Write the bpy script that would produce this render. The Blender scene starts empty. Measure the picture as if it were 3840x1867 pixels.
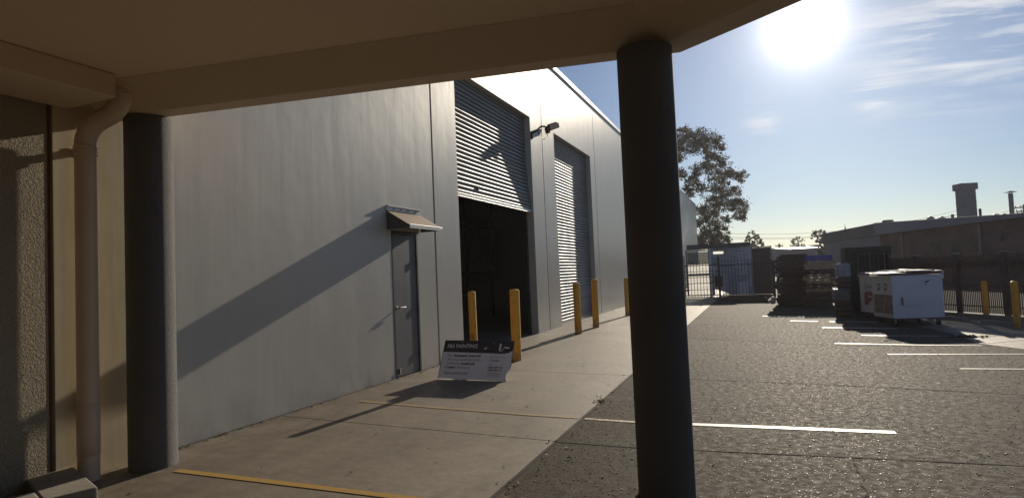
import bpy, bmesh, math, random
from mathutils import Vector, Matrix
random.seed(7)
scene = bpy.context.scene
COL = scene.collection
PI = math.pi
V = Vector

# ------------------------------------------------------------------ helpers
class MB:
    """collects faces (with material slots) and links them as one mesh object"""
    def __init__(s): s.v = []; s.f = []; s.mi = []; s.m = 0; s.sm = []; s.smooth = False
    def face(s, pts):
        b = len(s.v); s.v += [tuple(p) for p in pts]
        s.f.append(list(range(b, b+len(pts)))); s.mi.append(s.m); s.sm.append(s.smooth)
    def add(s, vs, fs, M=None):
        b = len(s.v)
        s.v += [tuple(M @ V(p)) if M else tuple(p) for p in vs]
        for f in fs: s.f.append([b+i for i in f]); s.mi.append(s.m); s.sm.append(s.smooth)
    def box(s, x0, x1, y0, y1, z0, z1, M=None):
        s.add([(x0,y0,z0),(x1,y0,z0),(x1,y1,z0),(x0,y1,z0),(x0,y0,z1),(x1,y0,z1),(x1,y1,z1),(x0,y1,z1)],
              [(0,3,2,1),(4,5,6,7),(0,1,5,4),(1,2,6,5),(2,3,7,6),(3,0,4,7)], M)
    def prism(s, poly, z0, z1, M=None):
        n = len(poly)
        s.add([(x,y,z0) for x,y in poly]+[(x,y,z1) for x,y in poly],
              [tuple(range(n-1,-1,-1)), tuple(range(n,2*n))]+[(i,(i+1)%n,n+(i+1)%n,n+i) for i in range(n)], M)
    def cyl(s, p0, p1, r0, r1=None, seg=16, caps=True):
        r1 = r0 if r1 is None else r1
        s.tube([p0,p1],[r0,r1],seg,caps)
    def tube(s, path, rad, seg=12, caps=True):
        path = [V(p) for p in path]; n = len(path)
        rad = rad if isinstance(rad,(list,tuple)) else [rad]*n
        vs = []; up = None
        for i,p in enumerate(path):
            t = (path[min(i+1,n-1)]-path[max(i-1,0)]).normalized()
            if up is None:
                a = V((0,0,1)) if abs(t.z) < .9 else V((1,0,0))
                up = (a-t*a.dot(t)).normalized()
            else:
                up = (up-t*up.dot(t)).normalized()
            w = t.cross(up)
            for k in range(seg):
                a = 2*PI*k/seg; vs.append(p+(up*math.cos(a)+w*math.sin(a))*rad[i])
        sm = s.smooth; s.smooth = True
        s.add(vs, [(i*seg+k, i*seg+(k+1)%seg, (i+1)*seg+(k+1)%seg, (i+1)*seg+k) for i in range(n-1) for k in range(seg)])
        s.smooth = sm
        if caps:
            s.add(vs[:seg], [tuple(range(seg-1,-1,-1))]); s.add(vs[-seg:], [tuple(range(seg))])
    def lathe(s, prof, c, seg=20):
        vs = []
        for r,z in prof:
            for k in range(seg):
                a = 2*PI*k/seg; vs.append((c[0]+r*math.cos(a), c[1]+r*math.sin(a), c[2]+z))
        n = len(prof); sm = s.smooth; s.smooth = True
        s.add(vs, [(i*seg+k, i*seg+(k+1)%seg, (i+1)*seg+(k+1)%seg, (i+1)*seg+k) for i in range(n-1) for k in range(seg)])
        s.smooth = sm
    def build(s, name, mats, parent=None, bevel=0, loc=None, hard=True):
        me = bpy.data.meshes.new(name)
        me.from_pydata(s.v, [], s.f); me.update()
        mats = mats if isinstance(mats,(list,tuple)) else [mats]
        for m in mats: me.materials.append(m)
        for p,i,k in zip(me.polygons, s.mi, s.sm): p.material_index = i; p.use_smooth = k
        if bevel:
            bm = bmesh.new(); bm.from_mesh(me)
            bmesh.ops.remove_doubles(bm, verts=bm.verts, dist=1e-5)
            es = [e for e in bm.edges if len(e.link_faces)==2 and e.calc_face_angle(0) > .6]
            bmesh.ops.bevel(bm, geom=es, offset=bevel, segments=2, profile=.5, affect='EDGES', clamp_overlap=True)
            bm.to_mesh(me); bm.free()
        o = bpy.data.objects.new(name, me); COL.objects.link(o)
        if parent: o.parent = parent
        if loc: o.location = loc
        return o

def tag(o, label=None, cat=None, group=None, kind=None):
    if label: o['label'] = label
    if cat: o['category'] = cat
    if group: o['group'] = group
    if kind: o['kind'] = kind
    return o
def thing(name, label, cat, loc=(0,0,0), rz=0, group=None):
    o = bpy.data.objects.new(name, None); COL.objects.link(o)
    o.location = loc; o.rotation_euler = (0,0,rz); o.empty_display_size = .1
    return tag(o, label, cat, group)
def struct(o): o['kind'] = 'structure'; return o
def copy_tree(o, parent=None):
    c = o.copy(); COL.objects.link(c); c.parent = parent
    for ch in [x for x in bpy.data.objects if x.parent == o]: copy_tree(ch, c)
    return c

# ------------------------------------------------------------------ materials
def nodes(name):
    m = bpy.data.materials.new(name); m.use_nodes = True
    nt = m.node_tree; b = nt.nodes['Principled BSDF']
    return m, nt, b
def N(nt, t, **k):
    n = nt.nodes.new(t)
    for a,v in k.items():
        if hasattr(n, a): setattr(n, a, v)
        else: n.inputs[a.replace('_',' ')].default_value = v
    return n
def noise(nt, vec, scale, detail=4, rough=.55, dist=0):
    n = nt.nodes.new('ShaderNodeTexNoise'); n.inputs['Scale'].default_value = scale
    n.inputs['Detail'].default_value = detail; n.inputs['Roughness'].default_value = rough
    n.inputs['Distortion'].default_value = dist
    nt.links.new(vec, n.inputs['Vector']); return n.outputs['Fac']
def ramp(nt, fac, stops):
    r = nt.nodes.new('ShaderNodeValToRGB'); e = r.color_ramp.elements
    while len(e) < len(stops): e.new(.5)
    for k,(p,c) in zip(e, stops):
        k.position = p; k.color = (c,c,c,1) if isinstance(c,(int,float)) else (*c,1)
    nt.links.new(fac, r.inputs['Fac']); return r.outputs['Color']
def mix(nt, fac, a, b, mode='MIX'):
    m = nt.nodes.new('ShaderNodeMix'); m.data_type = 'RGBA'; m.blend_type = mode
    for i,x in ((0,fac),(6,a),(7,b)):
        if isinstance(x,(int,float)): m.inputs[i].default_value = x
        elif isinstance(x,(tuple,list)): m.inputs[i].default_value = (*x,1)
        else: nt.links.new(x, m.inputs[i])
    return m.outputs[2]
def coords(nt, kind='Object', scale=(1,1,1), rot=(0,0,0)):
    if kind == 'World': src = nt.nodes.new('ShaderNodeNewGeometry').outputs['Position']
    else: src = nt.nodes.new('ShaderNodeTexCoord').outputs[kind]
    mp = nt.nodes.new('ShaderNodeMapping'); mp.inputs['Scale'].default_value = scale; mp.inputs['Rotation'].default_value = rot
    nt.links.new(src, mp.inputs['Vector']); return mp.outputs['Vector']
def bump(nt, b, h, strength, dist=.01, prev=None):
    n = nt.nodes.new('ShaderNodeBump'); n.inputs['Strength'].default_value = strength; n.inputs['Distance'].default_value = dist
    nt.links.new(h, n.inputs['Height'])
    if prev: nt.links.new(prev, n.inputs['Normal'])
    nt.links.new(n.outputs['Normal'], b.inputs['Normal']); return n.outputs['Normal']
def plain(name, c1, c2=None, rough=.6, metal=0, scale=6, bs=0, bscale=60, stretch=(1,1,1), kind='World', spec=.5, lo=.35, hi=.65):
    m, nt, b = nodes(name)
    c2 = c2 or tuple(x*.75 for x in c1)
    v = coords(nt, kind, stretch)
    f = noise(nt, v, scale, 5)
    c = ramp(nt, f, [(lo,c2),(hi,c1)])
    nt.links.new(c, b.inputs['Base Color'])
    b.inputs['Roughness'].default_value = rough; b.inputs['Metallic'].default_value = metal
    b.inputs['Specular IOR Level'].default_value = spec
    if bs: bump(nt, b, noise(nt, v, bscale, 3), bs, .006)
    return m

M = {}
def wallpaint(name, c1, c2, cs, rough=.44):
    m, nt, b = nodes(name)
    v = coords(nt,'World'); vs = coords(nt,'World',(2.2,2.2,.16)); vf = coords(nt,'World',(9,9,.5))
    c = ramp(nt, noise(nt, v, .5, 5), [(.3,c2),(.7,c1)])
    c = mix(nt, ramp(nt, noise(nt, vs, 1.6, 6, .6), [(.48,.0),(.8,.26)]), c, cs)
    c = mix(nt, ramp(nt, noise(nt, vf, 1.2, 4, .6), [(.55,.0),(.8,.22)]), c, tuple(x*1.18 for x in c1))
    sx = nt.nodes.new('ShaderNodeSeparateXYZ'); nt.links.new(v, sx.inputs[0])
    zr = nt.nodes.new('ShaderNodeMapRange'); zr.inputs[1].default_value = .02; zr.inputs[2].default_value = .42; zr.inputs[3].default_value = 1; zr.inputs[4].default_value = 0
    nt.links.new(sx.outputs[2], zr.inputs[0])
    zm = nt.nodes.new('ShaderNodeMath'); zm.operation = 'MULTIPLY'; nt.links.new(zr.outputs[0], zm.inputs[0])
    nt.links.new(ramp(nt, noise(nt, coords(nt,'World',(1,1,.6)), 3.5, 6, .7), [(.36,.0),(.7,.45)]), zm.inputs[1])
    c = mix(nt, zm.outputs[0], c, (.17,.14,.105))
    nt.links.new(c, b.inputs['Base Color'])
    r = ramp(nt, noise(nt, vs, 2.2, 4), [(.3,rough-.03),(.7,rough+.06)])
    nt.links.new(r, b.inputs['Roughness'])
    b.inputs['Specular IOR Level'].default_value = .5
    n1 = bump(nt, b, noise(nt, v, 2.4, 4, .5), .15, .02)
    n2 = bump(nt, b, noise(nt, vs, 5, 5, .6), .15, .006, n1)
    bump(nt, b, noise(nt, v, 60, 2), .12, .002, n2)
    return m
M['grey_wall'] = wallpaint('grey_wall_paint', (.50,.48,.435), (.465,.45,.41), (.40,.385,.355), .37)
M['beige_wall'] = wallpaint('beige_wall_paint', (.66,.565,.39), (.60,.51,.35), (.5,.43,.3), .5)

def asphalt():
    m, nt, b = nodes('asphalt')
    v = coords(nt,'World'); vl = coords(nt,'World',(.30,1,1),(0,0,.15))
    def vor(sc):
        vo = nt.nodes.new('ShaderNodeTexVoronoi'); vo.inputs['Scale'].default_value = sc; nt.links.new(v, vo.inputs['Vector']); return vo
    v1 = vor(95); v2 = vor(46)
    sp = ramp(nt, v1.outputs['Color'], [(.1,(.048,.040,.031)),(.55,(.075,.063,.049)),(.95,(.115,.098,.077))])
    stone = mix(nt, ramp(nt, v2.outputs['Distance'], [(.28,1),(.40,0)]), (0,0,0), ramp(nt, v2.outputs['Color'], [(.70,0),(.78,.2)]))
    sp = mix(nt, stone, sp, (.25,.22,.185))
    big = ramp(nt, noise(nt, v, .33, 6, .62), [(.30,.66),(.5,1.0),(.72,1.22)])
    c = mix(nt, 1, sp, big, 'MULTIPLY')
    mid = ramp(nt, noise(nt, v, 2.2, 6, .6), [(.3,.84),(.7,1.12)])
    c = mix(nt, 1, c, mid, 'MULTIPLY')
    sc = ramp(nt, noise(nt, vl, 1.7, 8, .74, .6), [(.58,0),(.68,.7)])
    c = mix(nt, sc, c, (.185,.162,.13))
    oil = ramp(nt, noise(nt, v, .9, 3, .5, .3), [(.66,0),(.74,.55)])
    c = mix(nt, oil, c, (.025,.022,.02))
    nt.links.new(c, b.inputs['Base Color']); b.inputs['Specular IOR Level'].default_value = .085
    nt.links.new(ramp(nt, noise(nt, v, 16, 4), [(.3,.7),(.7,.95)]), b.inputs['Roughness'])
    bump(nt, b, noise(nt, v, 260, 2, .6), .15, .002)
    return m
M['asphalt'] = asphalt()
def concrete(name, c1, c2, stain, stain_amt=.6, rough=.62, bs=.25):
    m, nt, b = nodes(name)
    v = coords(nt,'World'); vx = coords(nt,'World',(1,.28,1))
    c = ramp(nt, noise(nt, v, .9, 6, .62), [(.3,c2),(.68,c1)])
    fine = ramp(nt, noise(nt, v, 22, 5, .7), [(.3,.8),(.7,1.14)])
    c = mix(nt, 1, c, fine, 'MULTIPLY')
    c = mix(nt, ramp(nt, noise(nt, vx, 1.1, 6, .6, .5), [(.5,0),(.72,stain_amt)]), c, stain)
    grit = ramp(nt, noise(nt, v, 140, 2, .5), [(.34,.72),(.5,1.0),(.7,1.12)])
    c = mix(nt, 1, c, grit, 'MULTIPLY')
    nt.links.new(c, b.inputs['Base Color'])
    r = ramp(nt, noise(nt, v, 9, 4), [(.3,rough-.12),(.7,rough+.14)])
    nt.links.new(r, b.inputs['Roughness'])
    n1 = bump(nt, b, noise(nt, v, 90, 4, .65), bs, .004)
    bump(nt, b, noise(nt, v, 6, 5, .6), bs, .012, n1)
    return m, nt, b, c
cm, cnt, cb, cc = concrete('apron_concrete', (.27,.232,.18), (.185,.153,.112), (.115,.088,.058), .72)
# damp brown dirt band that has collected along the foot of the wall
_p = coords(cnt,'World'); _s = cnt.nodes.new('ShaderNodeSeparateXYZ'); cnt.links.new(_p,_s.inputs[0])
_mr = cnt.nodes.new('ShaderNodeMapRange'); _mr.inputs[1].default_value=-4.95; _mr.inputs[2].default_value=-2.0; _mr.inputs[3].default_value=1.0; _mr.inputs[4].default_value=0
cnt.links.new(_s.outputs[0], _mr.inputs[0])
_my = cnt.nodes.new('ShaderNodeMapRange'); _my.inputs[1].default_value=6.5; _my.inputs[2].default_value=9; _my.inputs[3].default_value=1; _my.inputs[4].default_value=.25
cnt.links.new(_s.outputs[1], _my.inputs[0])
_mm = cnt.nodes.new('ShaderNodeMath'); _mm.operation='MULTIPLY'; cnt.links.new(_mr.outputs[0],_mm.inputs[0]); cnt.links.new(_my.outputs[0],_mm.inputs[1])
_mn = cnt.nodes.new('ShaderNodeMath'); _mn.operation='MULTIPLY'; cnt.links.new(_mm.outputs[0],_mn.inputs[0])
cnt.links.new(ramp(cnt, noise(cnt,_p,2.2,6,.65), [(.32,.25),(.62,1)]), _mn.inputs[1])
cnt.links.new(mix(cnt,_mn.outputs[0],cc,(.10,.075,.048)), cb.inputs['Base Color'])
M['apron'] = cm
M['pad'] = concrete('pad_concrete', (.235,.205,.165), (.18,.155,.12), (.12,.10,.075), .5)[0]
M['kerb'] = concrete('kerb_concrete', (.30,.275,.23), (.23,.205,.17), (.15,.13,.10), .5, .75, .4)[0]
M['dirt'] = plain('joint_dirt', (.03,.026,.022), (.018,.016,.014), .95, scale=30)
M['crack'] = plain('crack_dark', (.02,.018,.016), (.012,.011,.01), .95)
def linepaint(name, c, worn, cover):
    m, nt, b = nodes(name)
    v = coords(nt,'World')
    f = ramp(nt, noise(nt, v, 38, 5, .75), [(cover,0),(cover+.12,1)])
    col = mix(nt, f, c, worn)
    nt.links.new(col, b.inputs['Base Color']); b.inputs['Roughness'].default_value = .5
    bump(nt, b, noise(nt, v, 120, 3), .35, .004)
    return m
M['white_line'] = linepaint('white_line_paint', (.70,.67,.60), (.20,.18,.15), .56)
M['white_line_worn'] = linepaint('white_line_worn_paint', (.58,.55,.49), (.19,.17,.15), .5)
M['yellow_line'] = linepaint('yellow_line_paint', (.42,.25,.055), (.24,.19,.12), .57)
M['yellow_line_worn'] = linepaint('yellow_line_faded_paint', (.36,.27,.13), (.25,.21,.16), .52)

def stucco(name, c1, c2, s=1.0, scale=95, rough=.85):
    m, nt, b = nodes(name)
    v = coords(nt,'World')
    c = ramp(nt, noise(nt, v, 2, 5), [(.3,c2),(.7,c1)])
    nt.links.new(c, b.inputs['Base Color']); b.inputs['Roughness'].default_value = rough
    b.inputs['Specular IOR Level'].default_value = .3
    h = ramp(nt, noise(nt, v, scale, 3, .55, .8), [(.3,0),(.65,1)])
    bump(nt, b, h, s, .012)
    return m
M['stucco'] = stucco('beige_stucco', (.46,.39,.285), (.38,.32,.235), 1.0, 62)
M['column'] = stucco('dark_column_stucco', (.22,.21,.205), (.185,.175,.172), .9, 110)
M['soffit'] = plain('soffit_paint', (.76,.59,.42), (.72,.555,.39), .7, scale=.8, bs=.06, bscale=8)
M['beam'] = plain('beam_paint', (.70,.55,.40), (.66,.515,.37), .65, scale=1.2, bs=.08, bscale=12)
M['pipe'] = plain('downpipe_paint', (.70,.55,.41), (.66,.51,.38), .45, scale=3)
M['seal'] = plain('joint_sealant', (.20,.13,.075), (.16,.10,.06), .7, scale=20)
M['yellow'] = plain('bollard_yellow', (.86,.43,.035), (.78,.37,.03), .42, scale=5, bs=.08, bscale=40)
def yellow_paint():
    m, nt, b = nodes('bollard_paint')
    v = coords(nt,'World'); sx = nt.nodes.new('ShaderNodeSeparateXYZ'); nt.links.new(v, sx.inputs[0])
    c = ramp(nt, noise(nt, v, 5, 5), [(.35,(.78,.37,.03)),(.65,(.86,.43,.035))])
    sc = ramp(nt, noise(nt, coords(nt,'World',(9,9,5)), 1.3, 6, .7), [(.60,0),(.66,.8)])
    c = mix(nt, sc, c, (.22,.12,.06))
    zr = nt.nodes.new('ShaderNodeMapRange'); zr.inputs[1].default_value = 0; zr.inputs[2].default_value = .28; zr.inputs[3].default_value = .9; zr.inputs[4].default_value = 0
    nt.links.new(sx.outputs[2], zr.inputs[0]); zm = nt.nodes.new('ShaderNodeMath'); zm.operation = 'MULTIPLY'; nt.links.new(zr.outputs[0], zm.inputs[0])
    nt.links.new(ramp(nt, noise(nt, v, 14, 6, .7), [(.38,0),(.6,1)]), zm.inputs[1])
    c = mix(nt, zm.outputs[0], c, (.17,.12,.07))
    nt.links.new(c, b.inputs['Base Color']); b.inputs['Roughness'].default_value = .5
    return m
M['yellow'] = yellow_paint()
M['yellow_cap'] = plain('bollard_cap_paint', (.50,.28,.05), (.42,.23,.04), .5)
def steel_slats(name, c):
    m, nt, b = nodes(name)
    v = coords(nt,'World',(1,.15,6))
    nt.links.new(ramp(nt, noise(nt, v, 2, 4), [(.3,tuple(x*.8 for x in c)),(.7,c)]), b.inputs['Base Color'])
    b.inputs['Metallic'].default_value = .65
    nt.links.new(ramp(nt, noise(nt, coords(nt,'World',(1,.6,9)), 3, 4), [(.3,.46),(.7,.6)]), b.inputs['Roughness'])
    return m
M['shutter'] = steel_slats('shutter_steel', (.25,.265,.29))
M['shutter_rail'] = plain('shutter_rail_alloy', (.55,.55,.54), (.45,.45,.45), .4, .5)
M['door'] = plain('door_grey_paint', (.115,.118,.13), (.095,.098,.11), .5, scale=2, stretch=(3,3,.3))
M['door_frame'] = plain('door_frame_paint', (.05,.05,.056), (.04,.04,.045), .5)
M['chrome'] = plain('handle_steel', (.62,.61,.6), (.5,.5,.5), .28, .9)
M['awning_top'] = plain('awning_beige_sheet', (.40,.29,.20), (.35,.25,.17), .55, scale=3, bs=.05)
M['awning_dark'] = plain('awning_dark_sheet', (.06,.058,.06), (.05,.05,.05), .6)
M['zinc'] = plain('zinc_flashing', (.5,.49,.46), (.4,.39,.37), .4, .55, scale=10)
M['black'] = plain('dark_interior', (.34,.32,.32), (.28,.26,.26), .8)
M['dark_metal'] = plain('dark_powdercoat', (.035,.031,.031), (.025,.022,.022), .45, spec=.4)
M['brown_metal'] = plain('brown_powdercoat', (.115,.072,.066), (.085,.055,.05), .5)
M['lamp_body'] = plain('lamp_body', (.035,.03,.028), (.025,.022,.022), .9, spec=.05)
M['lamp_glass'] = plain('lamp_glass', (.3,.3,.3), (.25,.25,.25), .1, .3)
M['sign_white'] = plain('sign_corflute_white', (.74,.75,.82), (.69,.70,.77), .45, scale=4)
M['sign_black'] = plain('sign_print_black', (.018,.018,.022), (.014,.014,.018), .4, scale=5)
M['ink'] = plain('sign_ink_dark', (.03,.03,.05), (.02,.02,.04), .5)
M['ink_mid'] = plain('sign_ink_grey', (.16,.16,.20), (.12,.12,.16), .5)
M['ink_white'] = plain('sign_ink_white', (.78,.78,.8), (.65,.65,.68), .5)
M['ink_dim'] = plain('sign_ink_faded', (.16,.16,.19), (.07,.07,.09), .5, scale=40)
M['bin_white'] = plain('bin_white_paint', (.74,.76,.84), (.67,.69,.77), .45, scale=2, bs=.05, bscale=9)
M['bin_side'] = plain('bin_cream_side', (.68,.66,.60), (.6,.58,.53), .5, scale=2)
M['bin_lid'] = plain('bin_lid_plastic', (.30,.20,.17), (.24,.16,.14), .35, scale=3)
M['bin_lidedge'] = plain('bin_lid_edge', (.14,.06,.05), (.11,.05,.04), .5)
M['rubber'] = plain('caster_rubber', (.025,.025,.025), (.018,.018,.018), .8)
M['red'] = plain('sticker_red', (.36,.035,.03), (.30,.03,.025), .45)
M['navy'] = plain('sticker_navy', (.05,.065,.12), (.04,.05,.10), .45)
M['sticker'] = plain('sticker_white', (.62,.62,.64), (.55,.55,.57), .45)
def poster():
    m, nt, b = nodes('poster_print')
    v = coords(nt,'Object',(1,1,5)); w = coords(nt,'Object')
    c = ramp(nt, noise(nt, v, 7, 5, .7), [(.35,(.05,.035,.03)),(.55,(.16,.11,.09)),(.75,(.3,.24,.2))])
    c = mix(nt, ramp(nt, noise(nt, w, 11, 3), [(.55,0),(.62,.7)]), c, (.42,.39,.37))
    nt.links.new(c, b.inputs['Base Color']); b.inputs['Roughness'].default_value = .4
    return m
M['poster'] = poster()
M['wood_new'] = plain('pallet_timber_pale', (.64,.48,.31), (.46,.33,.2), .8, scale=9, stretch=(.4,3,3), kind='Object', bs=.2)
M['wood_old'] = plain('pallet_timber_dark', (.17,.10,.085), (.10,.062,.055), .85, scale=9, stretch=(.4,3,3), kind='Object', bs=.2)
M['wood_red'] = plain('pallet_timber_red', (.26,.13,.095), (.16,.085,.065), .85, scale=9, kind='Object', bs=.2)
M['wood_blue'] = plain('pallet_blue_paint', (.12,.135,.50), (.08,.095,.36), .6, scale=9, kind='Object', bs=.15)
M['plank'] = plain('plank_timber', (.16,.125,.085), (.10,.08,.055), .8, scale=6, stretch=(.5,4,4))
M['white_fabric'] = plain('bulk_bag_fabric', (.40,.40,.44), (.30,.30,.34), .8, scale=7, bs=.5, bscale=14, kind='Object')
M['grey_fabric'] = plain('sack_plastic', (.20,.20,.205), (.15,.15,.155), .5, scale=6, bs=.5, bscale=10, kind='Object')
def brick():
    m, nt, b = nodes('brick_wall')
    v = coords(nt,'Object',(1,1,1),(-PI/2,0,0))
    t = nt.nodes.new('ShaderNodeTexBrick'); nt.links.new(v, t.inputs['Vector'])
    for k,x in (('Scale',1),('Mortar Size',.008),('Brick Width',.23),('Row Height',.086),('Bias',-.2)): t.inputs[k].default_value = x
    t.inputs['Color1'].default_value = (.20,.092,.076,1); t.inputs['Color2'].default_value = (.145,.068,.06,1); t.inputs['Mortar'].default_value = (.27,.20,.175,1)
    c = mix(nt, 1, t.outputs['Color'], ramp(nt, noise(nt, v, .8, 5), [(.3,.75),(.7,1.2)]), 'MULTIPLY')
    nt.links.new(c, b.inputs['Base Color']); b.inputs['Roughness'].default_value = .85
    return m
M['brick'] = brick()
M['fascia'] = plain('fascia_sheet', (.30,.28,.32), (.26,.24,.28), .5, scale=1.2, stretch=(.4,.4,1))
M['parapet'] = plain('parapet_tiles', (.17,.14,.13), (.13,.11,.10), .7, scale=4, stretch=(.3,.3,6))
M['annex'] = plain('annex_render', (.26,.25,.27), (.23,.22,.24), .75, scale=1.5)
M['flue'] = plain('flue_sheet_metal', (.30,.26,.27), (.25,.215,.22), .6, 0, scale=2)
M['pane'] = plain('window_dark', (.03,.02,.02), (.022,.016,.016), .25)
M['pvc'] = plain('wall_pipe_paint', (.30,.25,.24), (.26,.21,.20), .5)
M['roof_grey'] = plain('roof_sheet', (.16,.15,.14), (.13,.12,.115), .5)
M['cream'] = plain('cream_sheet', (.62,.52,.40), (.55,.46,.35), .7)
M['shed_fascia'] = plain('shed_fascia_steel', (.12,.12,.135), (.10,.10,.11), .5)
M['shed_frame'] = plain('shed_frame_grey', (.36,.36,.37), (.3,.3,.31), .5)
def perforated():
    m, nt, b = nodes('perforated_panel')
    v = coords(nt,'World',(1,1,1),(-PI/2,0,0))
    t = nt.nodes.new('ShaderNodeTexBrick'); nt.links.new(v, t.inputs['Vector'])
    for k,x in (('Scale',1),('Mortar Size',.012),('Brick Width',.16),('Row Height',.058),('Bias',0),('Mortar Smooth',.1)): t.inputs[k].default_value = x
    t.inputs['Color1'].default_value = (.74,.75,.80,1); t.inputs['Color2'].default_value = (.66,.67,.72,1); t.inputs['Mortar'].default_value = (.06,.065,.1,1)
    c = mix(nt, ramp(nt, noise(nt, coords(nt,'World',(1.2,1,.8)), 1.5, 3), [(.5,0),(.6,.75)]), t.outputs['Color'], (.70,.71,.77))
    nt.links.new(c, b.inputs['Base Color']); b.inputs['Roughness'].default_value = .5
    return m
M['perf'] = perforated()
M['perf_frame'] = plain('panel_frame_blue', (.76,.77,.82), (.7,.71,.76), .5)
def gap_light_sheet():
    m, nt, b = nodes('translucent_gap_light')
    nt.nodes.remove(b); out = nt.nodes['Material Output']
    t = nt.nodes.new('ShaderNodeBsdfTranslucent'); d = nt.nodes.new('ShaderNodeBsdfDiffuse'); a = nt.nodes.new('ShaderNodeMixShader')
    t.inputs['Color'].default_value = (.8,.8,.78,1); d.inputs['Color'].default_value = (.7,.7,.7,1); a.inputs[0].default_value = .35
    nt.links.new(t.outputs[0], a.inputs[1]); nt.links.new(d.outputs[0], a.inputs[2]); nt.links.new(a.outputs[0], out.inputs['Surface'])
    return m
M['gap_light'] = gap_light_sheet()
def foliage(name, c1, c2):
    m, nt, b = nodes(name)
    oi = nt.nodes.new('ShaderNodeNewGeometry')
    c = ramp(nt, oi.outputs['Random Per Island'], [(0,c2),(1,c1)])
    nt.links.new(c, b.inputs['Base Color']); b.inputs['Roughness'].default_value = .55
    b.inputs['Transmission Weight'].default_value = 0
    out = nt.nodes['Material Output']; t = nt.nodes.new('ShaderNodeBsdfTranslucent'); a = nt.nodes.new('ShaderNodeMixShader')
    nt.links.new(c, t.inputs['Color']); a.inputs[0].default_value = .35
    nt.links.new(b.outputs[0], a.inputs[1]); nt.links.new(t.outputs[0], a.inputs[2]); nt.links.new(a.outputs[0], out.inputs['Surface'])
    return m
M['leaf'] = foliage('gum_leaves', (.16,.145,.10), (.07,.064,.045))
M['leaf_far'] = foliage('far_leaves', (.12,.105,.07), (.07,.062,.045))
M['leaf_bush'] = foliage('bush_leaves', (.14,.13,.06), (.06,.055,.03))
M['weed'] = foliage('weed_leaves', (.11,.11,.045), (.06,.055,.03))
M['bark'] = plain('gum_bark', (.11,.095,.08), (.07,.06,.05), .85, scale=3, stretch=(1,1,.3))
M['litter'] = foliage('dry_leaves', (.06,.035,.018), (.018,.012,.008))
M['pebble'] = plain('pale_pebbles', (.5,.45,.38), (.3,.26,.21), .6)
M['wire'] = plain('wire_dark', (.06,.06,.06), (.05,.05,.05), .7)
M['pole'] = plain('pole_timber', (.09,.07,.055), (.06,.05,.04), .85)
M['skylight'] = plain('skylight_sheet', (.85,.84,.8), (.8,.8,.78), .15)

# ------------------------------------------------------------------ ground, apron, lines
b = MB(); b.box(-400,400,-60,700,-.5,0); struct(b.build('parking_lot', M['asphalt']))
WX = -4.97                                                          # face of the warehouse wall
EDGE = -1.70                                                        # edge of the concrete apron
def strip(pts, w, z, name, m, wav=0):
    """a flat strip following a polyline on the ground"""
    b = MB(); P = []
    for i,(x,y) in enumerate(pts): P.append(V((x,y,0)))
    L = []; R_ = []
    for i,p in enumerate(P):
        t = (P[min(i+1,len(P)-1)]-P[max(i-1,0)]).normalized(); n = V((-t.y,t.x,0))
        k = w*(.5+random.uniform(-wav,wav))
        L.append((p+n*k)+V((0,0,z))); R_.append((p-n*k)+V((0,0,z)))
    for i in range(len(P)-1): b.face([R_[i],R_[i+1],L[i+1],L[i]])
    return struct(b.build(name, m))
def subdiv(pts, step, jit):
    out = [pts[0]]
    for a,c in zip(pts, pts[1:]):
        n = max(1,int(math.hypot(c[0]-a[0],c[1]-a[1])/step))
        for k in range(1,n+1):
            t = k/n; j = jit if k < n else 0
            out.append((a[0]+(c[0]-a[0])*t+random.uniform(-j,j), a[1]+(c[1]-a[1])*t+random.uniform(-j,j)))
    return out
# apron slabs (12 mm joints between them), edges follow the real saw cuts
cuts = [[(-5.4,-12),(EDGE,-12)], [(-5.4,.9),(EDGE,.8)], [(-5.4,5.19),(EDGE,4.93)], [(-5.4,8.55),(EDGE,8.22)], [(-5.4,14.05),(EDGE,13.55)],
        [(-5.4,19.6),(EDGE,19.1)], [(-5.4,27.7),(EDGE,27.4)], [(-5.4,58),(EDGE,58)]]
b = MB()
for lo, hi in zip(cuts, cuts[1:]):
    (xa,ya),(xb,yb) = lo; (xc,yc),(xd,yd) = hi; g = .007
    b.prism([(xa,ya+g),(xb,yb+g),(xd,yd-g),(xc,yc-g)], -.05, .006)
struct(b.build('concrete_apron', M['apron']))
# earth-filled joint between apron and asphalt, ragged
strip(subdiv([(EDGE+.012,-12),(EDGE+.012,58)], .12, .006), .03, .004, 'pavement_joint', M['dirt'], .3)
strip(subdiv([(WX+.006,3.9),(WX+.006,7.4)], .1, .004), .022, .0105, 'pavement_joint', M['dirt'], .35)
strip(subdiv([(WX+.006,8.2),(WX+.006,9.66)], .1, .004), .022, .0105, 'pavement_joint', M['dirt'], .35)
for pts in ([(EDGE,4.935),(-1.03,4.93),(-.55,4.97),(.58,5.06),(1.61,5.14),(9,5.7)], [(EDGE,8.2),(-.9,8.09),(.87,7.94),(2.45,7.70),(9,7.1)],
            [(EDGE,13.4),(-1.41,12.78),(1.31,11.62),(3.4,11.72)]):
    strip(subdiv(pts, .25, .004), .022, .004, 'pavement_joint', M['dirt'], .2)
# cracks in the asphalt
strip(subdiv([(.57,5.02),(.56,4.78),(.57,4.55),(.54,4.44),(.56,4.33),(.51,4.21),(.52,3.7),(.47,3.2),(.5,2.4)], .05, .012), .011, .0045, 'asphalt_crack', M['crack'], .4)
strip(subdiv([(2.0,12.35),(2.35,12.75),(3.1,12.86),(3.61,13.04),(4.3,13.1)], .12, .03), .035, .0085, 'asphalt_crack', M['crack'], .4)
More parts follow.
